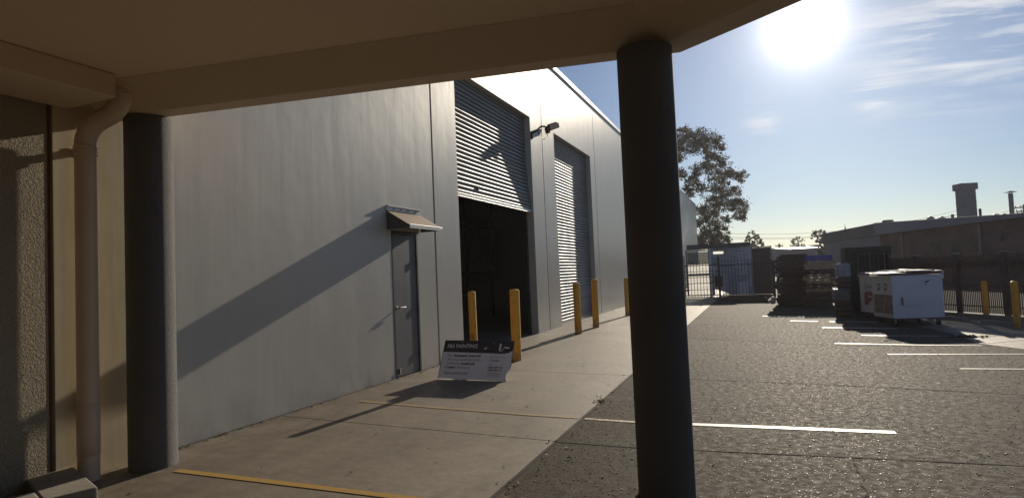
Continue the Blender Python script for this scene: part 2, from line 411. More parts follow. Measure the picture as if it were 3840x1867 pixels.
# concrete pad by the right hand fence
b = MB(); b.prism([(3.30,12.0),(3.62,11.33),(4.6,10.7),(9,8.4),(9,13),(5.2,14.9),(4.1,17.0),(3.2,18.2),(3.05,15.4),(3.3,13.6)], -.05, .006)
struct(b.build('concrete_pad', M['pad']))
# painted lines
strip([(-4.37,3.42),(-3.3,3.42),(-2.32,3.42),(-1.72,3.42)], .07, .0105, 'painted_line', M['yellow_line'])
strip([(-4.51,6.0),(-3.4,5.87),(-2.2,5.77),(-1.72,5.76)], .06, .0105, 'painted_line', M['yellow_line_worn'])
strip([(-1.66,5.76),(-1.19,5.74),(-.64,5.77)], .06, .0045, 'painted_line', M['yellow_line_worn'])
strip([(-.64,5.77),(.2,5.82),(.99,5.86)], .085, .0045, 'painted_line', M['white_line'])
for pts,w,m in (([(.06,18.18),(1.05,17.75)],.16,'white_line'), ([(1.05,17.75),(1.86,17.46)],.12,'white_line_worn'),
          ([(.69,16.57),(1.29,16.35)],.14,'white_line'), ([(1.54,16.28),(1.96,16.13),(2.5,16.0)],.13,'white_line_worn'),
          ([(1.25,14.82),(1.94,14.66),(2.6,14.5)],.13,'white_line'), ([(1.78,13.25),(2.14,13.17)],.12,'white_line'), ([(2.14,13.17),(3.3,13.1)],.1,'white_line_worn'),
          ([(1.19,11.95),(2.43,11.76),(3.25,11.72)],.09,'white_line'), ([(1.76,10.61),(3.48,10.75),(7,11.1)],.09,'white_line'),
          ([(2.34,9.32),(3.02,9.37),(7,9.7)],.08,'white_line')):
    strip(pts, w*.72, .0055, 'painted_line', M[m])
strip([(3.38,12.03),(4.08,12.58),(5.2,13.4)], .07, .0105, 'painted_line', M['white_line'])
strip([(3.59,13.85),(3.84,14.04)], .05, .0105, 'painted_line', M['white_line_worn'])

# leaf litter and grit: nobody could count it
b = MB()
def leafbit(x, y, s, z):
    a = random.uniform(0,2*PI); c,d = math.cos(a)*s, math.sin(a)*s; k = random.uniform(.25,.5)
    h = random.uniform(.003,.02)
    b.face([(x-c,y-d,z),(x+d*k,y-c*k,z+h),(x+c,y+d,z+h*.4),(x-d*k,y+c*k,z+h*.8)])
for i in range(75): leafbit(random.uniform(-4.7,-1.75), random.uniform(2.6,14), random.uniform(.008,.024), .007)
for i in range(90): leafbit(random.gauss(EDGE,.12), random.uniform(2.6,16), random.uniform(.010,.028), .007)
for i in range(25): leafbit(random.uniform(-1.5,4), random.uniform(3,14), random.uniform(.010,.025), .002)
for i in range(70): leafbit(WX+abs(random.gauss(.01,.05))+.02, random.uniform(3.8,9.4), random.uniform(.012,.03), .008)
tag(b.build('leaf_litter', M['litter']), 'small dry leaves scattered over the concrete apron and asphalt', 'leaves', kind='stuff')
def grit(n, xr, yr, s0, s1, z):
    b = MB()
    for i in range(n):
        x = random.uniform(*xr); y = yr[0]+(yr[1]-yr[0])*random.random()**1.5; s = random.uniform(s0,s1)*(1 if random.random() < .96 else 1.7)
        if z == 0 and x < EDGE+.02: continue
        a = random.uniform(0,2*PI); c,d = math.cos(a)*s, math.sin(a)*s; h = s*random.uniform(.18,.5); t = .6; j = random.uniform(-.35,.35)*h
        b.add([(x+c,y+d,z-.001),(x-d*.8,y+c*.8,z-.001),(x-c,y-d,z-.001),(x+d*.8,y-c*.8,z-.001),(x+c*t,y+d*t,z+h+j),(x-d*t*.8,y+c*t*.8,z+h),(x-c*t,y-d*t,z+h-j),(x+d*t*.8,y-c*t*.8,z+h)],
              [(4,5,6,7),(0,1,5,4),(1,2,6,5),(2,3,7,6),(3,0,4,7)])
    return b
m_, nt_, b_ = nodes('asphalt_stones'); g_n = nt_.nodes.new('ShaderNodeNewGeometry')
nt_.links.new(ramp(nt_, g_n.outputs['Random Per Island'], [(0,(.07,.06,.048)),(.6,(.17,.148,.12)),(1,(.42,.375,.31))]), b_.inputs['Base Color']); b_.inputs['Roughness'].default_value = .5; b_.inputs['Specular IOR Level'].default_value = .27
M['stones'] = m_
tag(grit(70000,(-1.7,6.5),(2.2,16),.0035,.0085,0).build('asphalt_grit', M['stones']), 'fine bright stone grit standing proud in the worn asphalt', 'gravel', kind='stuff')
tag(grit(420,(-4.8,-1.75),(2.4,13),.003,.006,.006).build('grit', M['pebble']), 'pale grit lying loose on the concrete apron', 'gravel', kind='stuff')
b = MB()
for k in range(26):
    a = random.uniform(0,2*PI); r = random.uniform(.012,.04); p = V((-1.70+random.gauss(0,.025), 6.55+random.gauss(0,.06), .004))
    t = p+V((math.cos(a)*r, math.sin(a)*r, random.uniform(.004,.02))); s = V((-math.sin(a),math.cos(a),0))*.004
    b.face([p-s,p+s,(p+t)/2+s*1.6+V((0,0,.01)),t,(p+t)/2-s*1.6+V((0,0,.01))])
tag(b.build('weed', M['weed']), 'small green weed growing in the joint between concrete and asphalt', 'weed')
b = MB()
for k in range(90):
    a = random.uniform(0,2*PI); r = random.uniform(.03,.10); p = V((3.36+random.gauss(0,.16), 12.9+random.gauss(0,.05), .006))
    t = p+V((math.cos(a)*r, math.sin(a)*r, random.uniform(.01,.05))); s = V((-math.sin(a),math.cos(a),0))*.008
    b.face([p-s,p+s,(p+t)/2+s*1.6+V((0,0,.01)),t,(p+t)/2-s*1.6+V((0,0,.01))])
tag(b.build('weed', M['weed']), 'dry weed growing from the crack beside the white skip bin', 'weed')

# ------------------------------------------------------------------ warehouse
wh = thing('warehouse', 'long grey precast concrete warehouse with two tall roller doors and flat parapet', 'warehouse', (0,0,0))
def panel(y0, y1, z0, z1, holes, m, x=WX, t=.18, parent=wh, name='wall_panel'):
    """precast panel in the plane of the wall, with rectangular openings"""
    b = MB()
    ys = sorted({y0,y1,*[h[0] for h in holes],*[h[1] for h in holes]}); zs = sorted({z0,z1,*[h[2] for h in holes],*[h[3] for h in holes]})
    inh = lambda y,z: any(h[0] < y < h[1] and h[2] < z < h[3] for h in holes)
    for ya,yb in zip(ys,ys[1:]):
        for za,zb in zip(zs,zs[1:]):
            if inh((ya+yb)/2,(za+zb)/2): continue
            b.face([(x,ya,za),(x,yb,za),(x,yb,zb),(x,ya,zb)]); b.face([(x-t,yb,za),(x-t,ya,za),(x-t,ya,zb),(x-t,yb,zb)])
    for a0,a1,c0,c1,s in [(y0,y1,z0,z1,1)]+[(h[0],h[1],h[2],h[3],-1) for h in holes]:
        q = [((x,a0,c0),(x-t,a0,c0),(x-t,a0,c1),(x,a0,c1)), ((x,a1,c0),(x,a1,c1),(x-t,a1,c1),(x-t,a1,c0)), ((x,a0,c1),(x-t,a0,c1),(x-t,a1,c1),(x,a1,c1))]
        if c0 > 0 and s < 0: q.append(((x,a0,c0),(x,a1,c0),(x-t,a1,c0),(x-t,a0,c0)))
        for f in q: b.face(f)
    return b.build(name, m, parent, bevel=.006 if parent else 0)
D1 = (9.66,13.63,-.05,5.295); D2 = (15.49,19.33,-.05,5.285); PD = (7.455,8.18,-.05,2.185)
for y0,y1,h in ((3.66,8.73,[PD]),(8.785,14.475,[D1]),(14.52,19.93,[D2]),(19.975,29.0,[]),(29.02,38.5,[]),(38.52,48.0,[]),(48.02,57.4,[])):
    panel(y0, y1, -.05, 7.18, h, M['grey_wall'])
b = MB(); b.box(WX-.26,WX-.185,3.7,9.60,0,7.1); b.box(WX-.26,WX-.185,13.70,15.42,0,7.1); b.box(WX-.26,WX-.185,19.4,57.3,0,7.1)
b.box(WX-.26,WX-.185,9.6,13.7,5.33,7.1); b.box(WX-.26,WX-.185,15.42,19.4,5.33,7.1)
b.build('inner_lining', M['black'], wh)
b = MB(); b.box(WX-.24,WX+.03,3.66,57.43,7.185,7.235); b.box(WX+.012,WX+.03,3.66,57.43,7.12,7.185)
b.build('parapet_capping', M['zinc'], wh)
b = MB(); b.box(-22,WX-.262,3.7,57.3,6.7,6.8); b.build('roof', M['roof_grey'], wh)
b = MB(); b.box(-22.2,-22.002,3.66,57.4,0,7.1); b.box(-22,WX-.262,3.66,3.698,0,6.698); b.box(-22,WX-.262,57.302,57.4,0,6.698)
b.build('unseen_rear_wall', M['grey_wall'], wh)
b = MB(); b.box(-16,-15.9,3.8,57,0,6.6); b.box(-15.9,WX-.264,22,22.1,0,6.6); b.box(-15.9,WX-.264,5.0,5.1,0,6.6)
b.build('inner_wall', M['black'], wh)
b = MB(); b.box(-15.9,WX-.22,5.1,22,.0,.007); b.build('inner_floor', M['pad'], wh)

def shutter(y0, y1, z0, z1, xf, pitch=.088, parent=wh):
    """corrugated roller curtain: one slat profile repeated up the door"""
    b = MB(); b.smooth = True
    n = int((z1-z0)/pitch); prof = []
    for i in range(n):
        z = z0+i*pitch
        for dz,dx in ((.0,-.012),(.10,-.004),(.22,.009),(.42,.015),(.62,.013),(.78,.004),(.86,-.010),(.90,-.022),(.96,-.022)):
            prof.append((z+dz*pitch, dx))
    vs = []
    for z,dx in prof:
        x = xf(z)+dx; vs += [(x,y0,z),(x,y1,z)]
    b.add(vs, [(2*i,2*i+1,2*i+3,2*i+2) for i in range(len(prof)-1)])
    return b.build('roller_shutter', M['shutter'], parent)
x1 = lambda z: WX-.155+.085*max(0,min(1,(4.2-z)/1.15))               # the raised curtain belly swings outward at its foot
s1 = shutter(9.62, 13.66, 3.02, 5.62, x1); s1['label'] = 'half raised grey roller shutter'
b = MB(); b.box(x1(3.0)-.022,x1(3.0)+.022,9.665,13.625,2.955,3.018); b.box(x1(3.0)-.04,x1(3.0)+.04,9.665,13.625,2.945,2.954)
b.build('bottom_rail', M['shutter_rail'], s1, bevel=.004)
b = MB(); b.box(x1(3.2)+.012,x1(3.2)+.035,10.62,10.66,3.15,3.21); b.box(x1(3.2)+.012,x1(3.2)+.022,10.5,10.62,3.165,3.18); b.build('lock', M['dark_metal'], s1)
x2 = lambda z: WX-.155
s2 = shutter(15.45, 19.37, .06, 5.5, x2); s2['label'] = 'fully closed grey roller shutter'
b = MB(); b.box(x2(0)-.02,x2(0)+.02,15.5,19.32,.008,.058); b.build('bottom_rail', M['shutter_rail'], s2)
for s,(a,c) in ((s1,(9.66,13.63)),(s2,(15.49,19.33))):
    z0 = .007
    for y in (a+.002, c-.052):
        b = MB(); b.box(WX-.23,WX-.182,y,y+.05,z0,5.28); b.build('guide_rail', M['dark_metal'], s)
# dim things just inside the open door
b = MB(); b.box(-8.2,-8.0,13.3,15.3,.95,1.12); b.box(-8.2,-8.0,12.9,13.1,.0,.9); b.box(-8.2,-8.0,15.1,15.3,.0,.95); b.box(-8.6,-7.7,13.2,15.35,.9,.945)
tag(b.build('workbench', plain('bench_grey',(.16,.16,.17),(.12,.12,.13),.6)), 'dim grey workbench standing inside the dark warehouse doorway', 'workbench')
b = MB()
for y in (16.0,18.0,20.0): b.box(-9.1,-9.0,y,y+.1,0,4.6)
for z in (1.5,3.1,4.5): b.box(-9.1,-8.98,15.9,20.2,z,z+.12)
tag(b.build('storage_rack', plain('rack_steel',(.10,.09,.09),(.08,.07,.07),.5)), 'tall dark storage rack faintly seen inside the open roller door', 'rack')

# personnel door
fr = MB(); X0 = WX-.10
fr.box(X0,WX+.004,7.458,7.50,.007,2.182); fr.box(X0,WX+.004,8.135,8.177,.007,2.182); fr.box(X0,WX+.003,7.50,8.135,2.135,2.181)
fr.build('door_frame', M['door_frame'], wh, bevel=.003)
b = MB(); b.box(WX-.055,WX-.012,7.506,8.129,.02,2.13); dr = b.build('door', M['door'], wh, bevel=.003)
b = MB(); b.cyl((WX-.012,7.565,1.035),(WX-.002,7.565,1.035),.028,seg=20); b.cyl((WX-.002,7.565,1.035),(WX+.05,7.565,1.035),.011); b.tube([(WX+.045,7.555,1.035),(WX+.052,7.60,1.035),(WX+.05,7.70,1.035)],.011)
b.build('handle', M['chrome'], dr)
for z in (.30,1.00,1.72):
    b = MB(); b.cyl((WX+.0065,8.133,z-.055),(WX+.0065,8.133,z+.055),.0095,seg=12); b.build('hinge', M['door_frame'], dr)
b = MB(); b.box(WX-.011,WX+.018,7.545,7.575,.06,.14); b.build('kick_stop', M['chrome'], dr)

# awning over the personnel door
aw = MB(); yA,yB = 7.34,8.285; xw,xo = WX,-4.58
aw.face([(xw+.004,yA,2.47),(xo,yA,2.235),(xo,yB,2.235),(xw+.004,yB,2.47)]); aw.face([(xw+.004,yA,2.462),(xw+.004,yB,2.462),(xo,yB,2.227),(xo,yA,2.227)])
awn = aw.build('awning', M['awning_top'], wh)
for y in (yA,yB-.004):
    b = MB(); b.add([(xw+.003,y,2.468),(xw+.003,y,2.19),(xo,y,2.19),(xo,y,2.232),(xw+.003,y+.004,2.468),(xw+.003,y+.004,2.19),(xo,y+.004,2.19),(xo,y+.004,2.232)],
          [(0,1,2,3),(7,6,5,4),(0,4,5,1),(1,5,6,2),(2,6,7,3),(3,7,4,0)]); b.build('side_panel', M['awning_dark'], awn)
b = MB(); b.box(xo,xo+.014,yA-.008,yB+.008,2.183,2.243); b.build('fascia', M['zinc'], awn, bevel=.003)
b = MB(); b.box(xw+.002,xw+.012,yA-.005,yB+.005,2.472,2.545); b.box(xw+.002,xw+.045,yA-.005,yB+.005,2.53,2.545)
b.build('flashing', M['zinc'], awn)
for k in range(4):
    b = MB(); b.cyl((xw+.012,7.52+.2*k,2.50),(xw+.02,7.52+.2*k,2.50),.011,seg=8); b.build('screw', M['dark_metal'], awn)

# flood light between the two roller doors
fl = thing('flood_light', 'dark wall mounted flood light on a bent arm between the roller doors', 'flood light', (WX,13.70,4.90))
b = MB(); b.box(.002,.02,-.055,.055,-.13,.03); b.build('wall_plate', M['lamp_body'], fl, bevel=.004)
b = MB(); b.tube([(.01,-.02,-.01),(.05,.25,.12),(.075,.55,.29),(.095,.78,.335),(.105,.88,.32)],.022,10); b.build('arm', M['lamp_body'], fl)
hd = MB(); Mh = Matrix.Translation((.135,1.36,.45)) @ Matrix.Rotation(math.radians(18),4,'X') @ Matrix.Rotation(math.radians(-6),4,'Y')
hd.box(-.055,.055,-.46,.40,-.075,.065,Mh); hd.box(-.045,.045,-.62,-.46,-.12,.03,Mh); hd.box(-.03,.03,-.38,.32,.065,.10,Mh)
hd.build('housing', M['lamp_body'], fl, bevel=.012)
b = MB(); b.box(-.045,.045,.4005,.412,-.06,.055,Mh); b.build('glass', M['lamp_glass'], fl)
b = MB(); b.tube([(.11,.86,.28),(.12,.90,.10),(.09,.70,-.02),(.06,.42,.0),(.05,.34,.16)],.008,6); b.build('cable', M['dark_metal'], fl)

# ------------------------------------------------------------------ office building with the canopy overhead
of = thing('office_building', 'beige rendered building with a low overhanging canopy on dark columns', 'building', (0,0,0))
b = MB(); b.box(-5.6,-4.975,-8,2.845,-.05,3.9); b.build('stucco_wall', M['stucco'], of)
b = MB(); b.box(-5.3,-5.012,2.847,2.885,-.05,3.9); b.build('joint_seal', M['seal'], of)
panel(2.887, 3.645, -.05, 3.9, [], M['beige_wall'], WX, .3, of, 'rendered_wall')
b = MB(); b.box(-4.97,6.0,-6.3,-6.0,-.05,3.083); b.build('unseen_rear_wall', M['stucco'], of)  # unseen wall added to block sky light from behind the camera
fo = lambda x: 3.52+.145*(x+4.48)            # outer line of the front beam
fi = lambda x: 3.375+.150*(x+4.30)           # inner line
cor = (-.40,fo(-.40)+.01); rd = V((.65,-.444,0)).normalized(); far = (cor[0]+rd.x*9.2, cor[1]+rd.y*9.2)
inn = (-.52,fi(-.52)); nrm = V((-.444,-.65,0)).normalized()
fari = (far[0]+nrm.x*.17, far[1]+nrm.y*.17)
b = MB(); b.prism([(-4.965,-8),(far[0],-8),far,cor,(-4.965,fo(-4.965))], 3.085, 3.55); b.build('canopy_slab', M['soffit'], of)
sp_ = .30                                                            # splay of the inner face
i0 = (-4.962,fi(-4.962)); i0t = (-4.962,fi(-4.962)-sp_); innt = (inn[0]-.10,inn[1]-sp_); farit = (fari[0]+nrm.x*.55,fari[1]+nrm.y*.55)
o0 = (-4.962,fo(-4.962)); zb_, zt_ = 2.90, 3.0835
b = MB()
low = [i0,inn,fari,far,cor,o0]
b.face([(*i0,zb_),(*o0,zb_),(*cor,zb_),(*inn,zb_)]); b.face([(*inn,zb_),(*cor,zb_),(*far,zb_),(*fari,zb_)])
b.face([(*o0,zb_),(*o0,zt_),(*cor,zt_),(*cor,zb_)]); b.face([(*cor,zb_),(*cor,zt_),(*far,zt_),(*far,zb_)])
b.face([(*i0,zb_),(*inn,zb_),(*innt,zt_),(*i0t,zt_)]); b.face([(*inn,zb_),(*fari,zb_),(*farit,zt_),(*innt,zt_)])
b.build('front_beam', M['beam'], of)
b = MB(); b.box(-4.962,-4.385,-8,2.985,2.90,3.083); b.build('side_beam', M['beam'], of, bevel=.012)
def column(x, y, r):
    b = MB(); b.lathe([(r,-.02),(r,2.898)], (x,y,0), 40)
    return b.build('column', M['column'], of)
column(-4.70,3.47,.18)['label'] = 'dark round column beside the wall'; column(-.616,3.958,.18)['label'] = 'dark round column at the canopy corner'

# downpipe
dp = thing('downpipe', 'thick beige downpipe with an offset bend on the rendered wall', 'downpipe', (-4.866,3.06,0))
b = MB(); b.cyl((0,0,.007),(0,0,2.58),.075,seg=28); b.build('pipe', M['pipe'], dp)
b = MB(); path = [(0,0,2.56)]
for k in range(9):
    a = k/8*math.radians(62); path.append((.17*(1-math.cos(a))*1.0, .03*k/8, 2.64+.17*math.sin(a)))
e = path[-1]; ux,uz = math.sin(math.radians(62)), math.cos(math.radians(62))
e2 = (e[0]+ux*.13, .07, e[2]+uz*.13); path.append(e2)
for k in range(1,9):
    a = math.radians(62)*(1-k/8); r = .17
    path.append((e2[0]+r*(math.cos(a)-math.cos(math.radians(62))), .07+.03*k/8, e2[2]+r*(math.sin(math.radians(62))-math.sin(a))))
t = path[-1]; path.append((t[0],t[1],3.084))
b.tube(path, .075, 28); b.build('bend', M['pipe'], dp)
for (x,y,z) in ((0,0,2.53),(t[0],t[1],2.985)):
    b = MB(); b.lathe([(.075,0),(.081,.002),(.081,.022),(.077,.026),(.081,.030),(.081,.05),(.077,.054),(.081,.058),(.081,.08),(.075,.083)], (x,y,z), 28); b.build('collar', M['pipe'], dp)
b = MB(); b.box(-.102,.0,-.02,.02,2.55,2.60); b.box(-.102,-.098,-.06,.06,2.55,2.60); b.build('wall_bracket', M['pipe'], dp)
b = MB(); b.lathe([(.075,0),(.0785,.003),(.0785,.40),(.075,.403)], (0,0,.2), 28); b.build('sleeve', M['pipe'], dp)

# low concrete kerb at the foot of the wall
kb = MB(); Mk = Matrix.Translation((-4.80,2.945,0)) @ Matrix.Rotation(math.radians(-21),4,'Z')
kb.box(-.17,.57,-.30,.0,-.02,.122,Mk); kb.box(.30,.57,-3.0,-.303,-.02,.12,Mk)
tag(kb.build('kerb_block', M['kerb'], bevel=.012), 'low chipped concrete kerb block at the foot of the downpipe', 'kerb')

# ------------------------------------------------------------------ bollards
def bollard(x, y, r, h, label, group=None):
    t = thing('bollard', label, 'bollard', (x,y,0), random.uniform(0,1), group)
    t.rotation_euler = (random.uniform(-.006,.006), random.uniform(-.006,.006), random.uniform(0,6))
    b = MB(); b.lathe([(r,-.02),(r,h-.012),(r-.004,h)], (0,0,0), 28); b.build('post', M['yellow'], t)
    b = MB(); b.lathe([(r-.004,h-.001),(r*.6,h+.010),(0.001,h+.014)], (0,0,0), 28); b.build('cap', M['yellow_cap'], t)
G1 = 'yellow steel bollards guarding the doors and fence'
bollard(-3.885,7.87,.056,1.225,'slim yellow bollard standing right behind the leaning painting sign',G1)
bollard(-3.848,9.40,.084,1.195,'thick yellow bollard at the near jamb of the open roller door',G1)
bollard(-3.976,13.62,.084,1.19,'yellow bollard at the far jamb of the open roller door',G1)
bollard(-3.947,15.16,.084,1.24,'yellow bollard in front of the closed roller door, near jamb',G1)
bollard(-3.883,18.97,.084,1.20,'yellow bollard seen half behind the dark canopy column',G1)
bollard(4.66,16.35,.057,.86,'yellow bollard by the right fence, nearer to the white skip bin',G1)
bollard(4.615,14.50,.060,.905,'yellow bollard by the right fence, at the right edge of the view',G1)

# ------------------------------------------------------------------ leaning painter's sign
sg = thing('sign_board', 'torn black and white painting advertisement board leaning on a slim bollard', 'sign', (-4.317,7.53,.012))
sg.rotation_euler = (math.radians(-27.9), 0, math.radians(-.6))
SW, SH = 1.105, .577
out = [(0,.012),(.27,.010),(.275,.0),(.40,-.002),(.41,.006),(.60,.004),(1.03,-.004),(1.105,-.018),(1.075,.0),(1.058,.03),(1.052,.07),(1.056,.10),(1.068,.125),(1.085,.150),(1.095,.163),(1.103,.178),(1.105,.20),(1.105,.577),(0,.585)]
Ms = Matrix(((1,0,0,0),(0,0,1,0),(0,1,0,0),(0,0,0,1)))              # (u,v,w) -> u along width, v up, w to the back
b = MB(); b.prism(out, 0, .005, Ms); b.build('panel', M['sign_white'], sg)
hdr = [(0,.408)]+[(.94,.388)]+[(.94+.163*math.sin(a), .458-.07*math.cos(a)) for a in [k/10*PI/2 for k in range(1,11)]]+[(1.105,.578),(0,.586)]
b = MB(); b.prism(hdr, -.0012, .0062, Ms); b.build('header', M['sign_black'], sg)
b = MB(); b.prism([(-.004,.01),(.004,.01),(.004,.586),(-.004,.586)], -.0015, .0065, Ms); b.build('edge_trim', M['sign_black'], sg); b = MB(); b.prism([(1.101,.2),(1.108,.2),(1.108,.58),(1.101,.58)], -.0015, .0065, Ms)
b.build('edge_trim', M['sign_black'], sg)
def text(s, u, v, h, m, name, parent, Mx, w=None, bold=0, shear=0, depth=-.0022):
    c = bpy.data.curves.new(name,'FONT'); c.body = s; c.size = h*1.38; c.offset = bold; c.shear = shear; c.extrude = .0004; c.resolution_u = 3
    o = bpy.data.objects.new(name, c); COL.objects.link(o)
    dg = bpy.context.evaluated_depsgraph_get(); me = bpy.data.meshes.new_from_object(o.evaluated_get(dg))
    COL.objects.unlink(o); bpy.data.objects.remove(o)
    xs = [q.co.x for q in me.vertices]; sx = (w/(max(xs)-min(xs))) if w else 1; x0 = min(xs)
    for q in me.vertices: q.co = Mx @ V((u+(q.co.x-x0)*sx, v+q.co.y, depth-q.co.z))
    me.materials.clear(); me.materials.append(m)
    t = bpy.data.objects.new(name, me); COL.objects.link(t); t.parent = parent; return t
T = lambda s,u,v,h,m,w=None,bold=0,shear=0: text(s,u,v,h,M[m],'lettering',sg,Ms,w,bold,shear)
T('F&S PAINTING',.055,.470,.058,'ink_white',.485,.0012)
b = MB(); b.prism([(.055,.452),(.53,.450),(.53,.4535),(.055,.4555)], -.0024, -.0014, Ms); b.build('underline', M['ink_dim'], sg)
T('Lic. 2708830',.055,.422,.026,'ink_dim',.20)
T('c',.62,.452,.040,'ink_dim'); T('o',.655,.450,.046,'ink_white',None,.002); T('l',.702,.452,.058,'ink_dim'); T('o',.72,.450,.040,'ink_dim')
T('u',.765,.446,.038,'sign_black'); T('r',.808,.444,.042,'ink_dim'); T('s',.838,.444,.034,'ink_dim')
b = MB(); b.prism([(.885,.432),(.915,.430),(.918,.535),(.888,.537)], -.0035, -.0014, Ms)
b.prism([(.968,.468),(1.042,.464),(1.042,.485),(.968,.492)], -.0035, -.0014, Ms)
arc = [(.905,.434),(.918,.424),(.935,.424),(.945,.440),(.951,.462),(.960,.478),(.972,.480)]
for (ua,va),(ub,vb) in zip(arc,arc[1:]):
    d = V((ub-ua,vb-va,0)).normalized(); n = V((-d.y,d.x,0))*.0035
    b.prism([(ua+n.x,va+n.y),(ua-n.x,va-n.y),(ub-n.x,vb-n.y),(ub+n.x,vb+n.y)], -.0032, -.0014, Ms)
b.build('roller_emblem', M['ink_white'], sg)
T('- Fully',.06,.338,.034,'ink_mid'); T('licensed, insured',.195,.336,.036,'ink',.42,.0018)
T('- All your painting needs',.06,.278,.034,'ink_mid',.575)
T('- Welcome',.06,.222,.034,'ink_mid',.245); T('small job',.325,.218,.036,'ink',.225,.0018)
T('- 3 years',.06,.163,.036,'ink',.185,.0018); T('Warranty',.268,.162,.034,'ink_mid',.22)
T('FREE QUOTATION!',.083,.076,.030,'ink',.38,.0004)
T('Managing Director',.765,.330,.017,'ink_mid',.245); T('Caleb',.765,.272,.042,'ink_mid',.15)
T('Mobile:',.765,.222,.014,'ink_mid'); T('0452 209 113',.765,.176,.022,'ink',.215,.0012); T('0452 609 113',.765,.137,.022,'ink',.215,.0012)
for k,v_ in enumerate((.098,.078,.054)): T('abn quality painting service'[:26-2*k],.77,v_,.011,'ink_dim',.2)
for u,v_ in ((.29,.562),(.79,.548)):
    b = MB(); b.prism([(u+.007*math.cos(k*PI/5),v_+.007*math.sin(k*PI/5)) for k in range(10)], -.004, -.0014, Ms); b.build('rivet', M['chrome'], sg)

# ------------------------------------------------------------------ front fence, shed, plank
fy = 28.3
fe = thing('steel_fence', 'dark spiked steel fence and gate across the end of the driveway', 'fence', (0,fy,0))
b = MB()
x = -4.88
while x < .62:
    if abs(x+1.61) > .08:
        h = 1.70 if x < -.15 else 1.62
        b.box(x-.011,x+.011,-.011,.011,.06,h); b.lathe([(.011,h),(.02,h+.015),(.001,h+.06)], (x,0,0), 6)
    x += .1365
b.build('pickets', M['dark_metal'], fe)
for x0,x1_,dz in ((-4.9,-1.66,.02),(-1.56,.62,-.02)):
    for z in (.14,1.50):
        b = MB(); b.box(x0,x1_,-.022,.022,z+dz-.02,z+dz+.02); b.build('rail', M['dark_metal'], fe)
for z in (.42,.70,.98,1.24):
    b = MB(); b.box(-3.25,-1.66,-.010,.010,z-.012,z+.012); b.build('cross_bar', M['dark_metal'], fe)
for x in (-3.28,-1.61,.64):
    b = MB(); b.box(x-.045,x+.045,-.045,.045,0,1.86 if x == -1.61 else 1.6); b.build('post', M['dark_metal'], fe)
b = MB(); b.box(-1.80,-1.50,.05,.12,.55,1.0); b.cyl((-1.95,-.04,.78),(-1.5,-.04,.80),.02,seg=8); b.build('gate_latch', M['dark_metal'], fe)

sy = 30.5
sh = thing('storage_shed', 'dark roofed shed with pale blue slatted panel and brown gate behind the fence', 'shed', (0,sy,0))
b = MB(); b.add([(-3.18,-.1,2.30),(-.25,-.1,2.345),(-.25,-.1,2.53),(-3.16,-.1,2.545),(-3.18,.9,2.30),(-.25,.9,2.345),(-.25,.9,2.53),(-3.16,.9,2.545)],
      [(0,1,2,3),(7,6,5,4),(0,4,5,1),(1,5,6,2),(2,6,7,3),(3,7,4,0)]); b.build('roof_fascia', M['shed_fascia'], sh)
b = MB()                                                            # screen door frame
b.box(-3.25,-3.17,-.03,.03,.07,2.29); b.box(-2.19,-2.115,-.03,.03,.0,2.29); b.box(-3.17,-2.19,-.03,.03,2.20,2.26); b.box(-3.17,-2.19,-.03,.03,.05,.10)
b.build('screen_frame', M['shed_frame'], sh)
b = MB()
for k in range(6):
    z = 1.58+k*.10
    b.box(-3.165,-2.195,.035,.050,z,z+.088)
b.build('dark_blade', plain('dark_louvre',(.13,.14,.15),(.10,.11,.12),.5), sh)
b = MB()
for k in range(13):
    z = .12+k*.112
    if k in (8,): continue
    b.add([(-3.165,.05,z),(-2.195,.05,z),(-2.195,.09,z+.10),(-3.165,.09,z+.10)], [(0,1,2,3)])
b.build('gap_light_blade', M['gap_light'], sh)  # blades added to imitate bright sky light showing through the screen gaps
b = MB(); b.box(-3.165,-2.195,.035,.05,1.01,1.125); b.build('mid_rail', M['shed_frame'], sh)
# pale slatted panel with a slot left open
b = MB(); xa,xb = -2.08,-.27
b.box(xa,xb,.0,.03,2.16,2.33); b.box(xa,xa+.13,.0,.03,.05,2.16); b.box(xa+.6,xb,.0,.03,2.04,2.16); b.box(xa+.13,xb,.0,.03,.62,2.04); b.box(xa+.75,xb,.0,.03,.05,.62)
b.add([(xa+.13,.015,.36),(xa+.75,.015,.12),(xa+.75,.015,.62),(xa+.13,.015,.62)], [(0,1,2,3)])
b.build('slatted_panel', M['perf'], sh)
b = MB(); b.box(xa-.03,xa+.02,-.03,.0,.0,2.40); b.box(xb-.02,xb+.04,-.03,.0,.0,2.36); b.box(xa+.02,xb-.02,-.03,.0,2.33,2.39); b.box(xb-.62,xb-.2,-.02,-.001,.07,.66)
b.build('panel_frame', M['perf_frame'], sh)
b = MB()
for k in range(11): b.box(xb-.6,xb-.18,-.018,-.002,1.02+k*.1,1.06+k*.1)
b.build('pale_batten', M['perf_frame'], sh)
b = MB(); b.box(-.20,.60,-.02,.02,.05,2.24)
g_ = b.build('brown_gate', M['brown_metal'], sh)
b = MB(); b.box(.60,.66,-.04,.04,.0,2.31); b.box(-.25,-.20,-.04,.04,0,2.31); b.box(-.2,.6,-.03,.03,2.25,2.30); b.build('gate_frame', M['shed_frame'], g_)
b = MB(); b.box(-.235,-.215,-.06,-.041,1.55,1.75); b.box(.585,.6,-.06,-.021,1.7,1.8); b.box(.61,.63,-.07,-.041,1.0,1.18); b.build('hinge', M['zinc'], g_)
b = MB()
for k in range(30): b.box(-.72,-.02,-.01,.01,.1+k*.062,.135+k*.062)
b.box(-.03,.02,-.03,.03,0,2.0); b.box(-.76,-.72,-.03,.03,0,2.0)
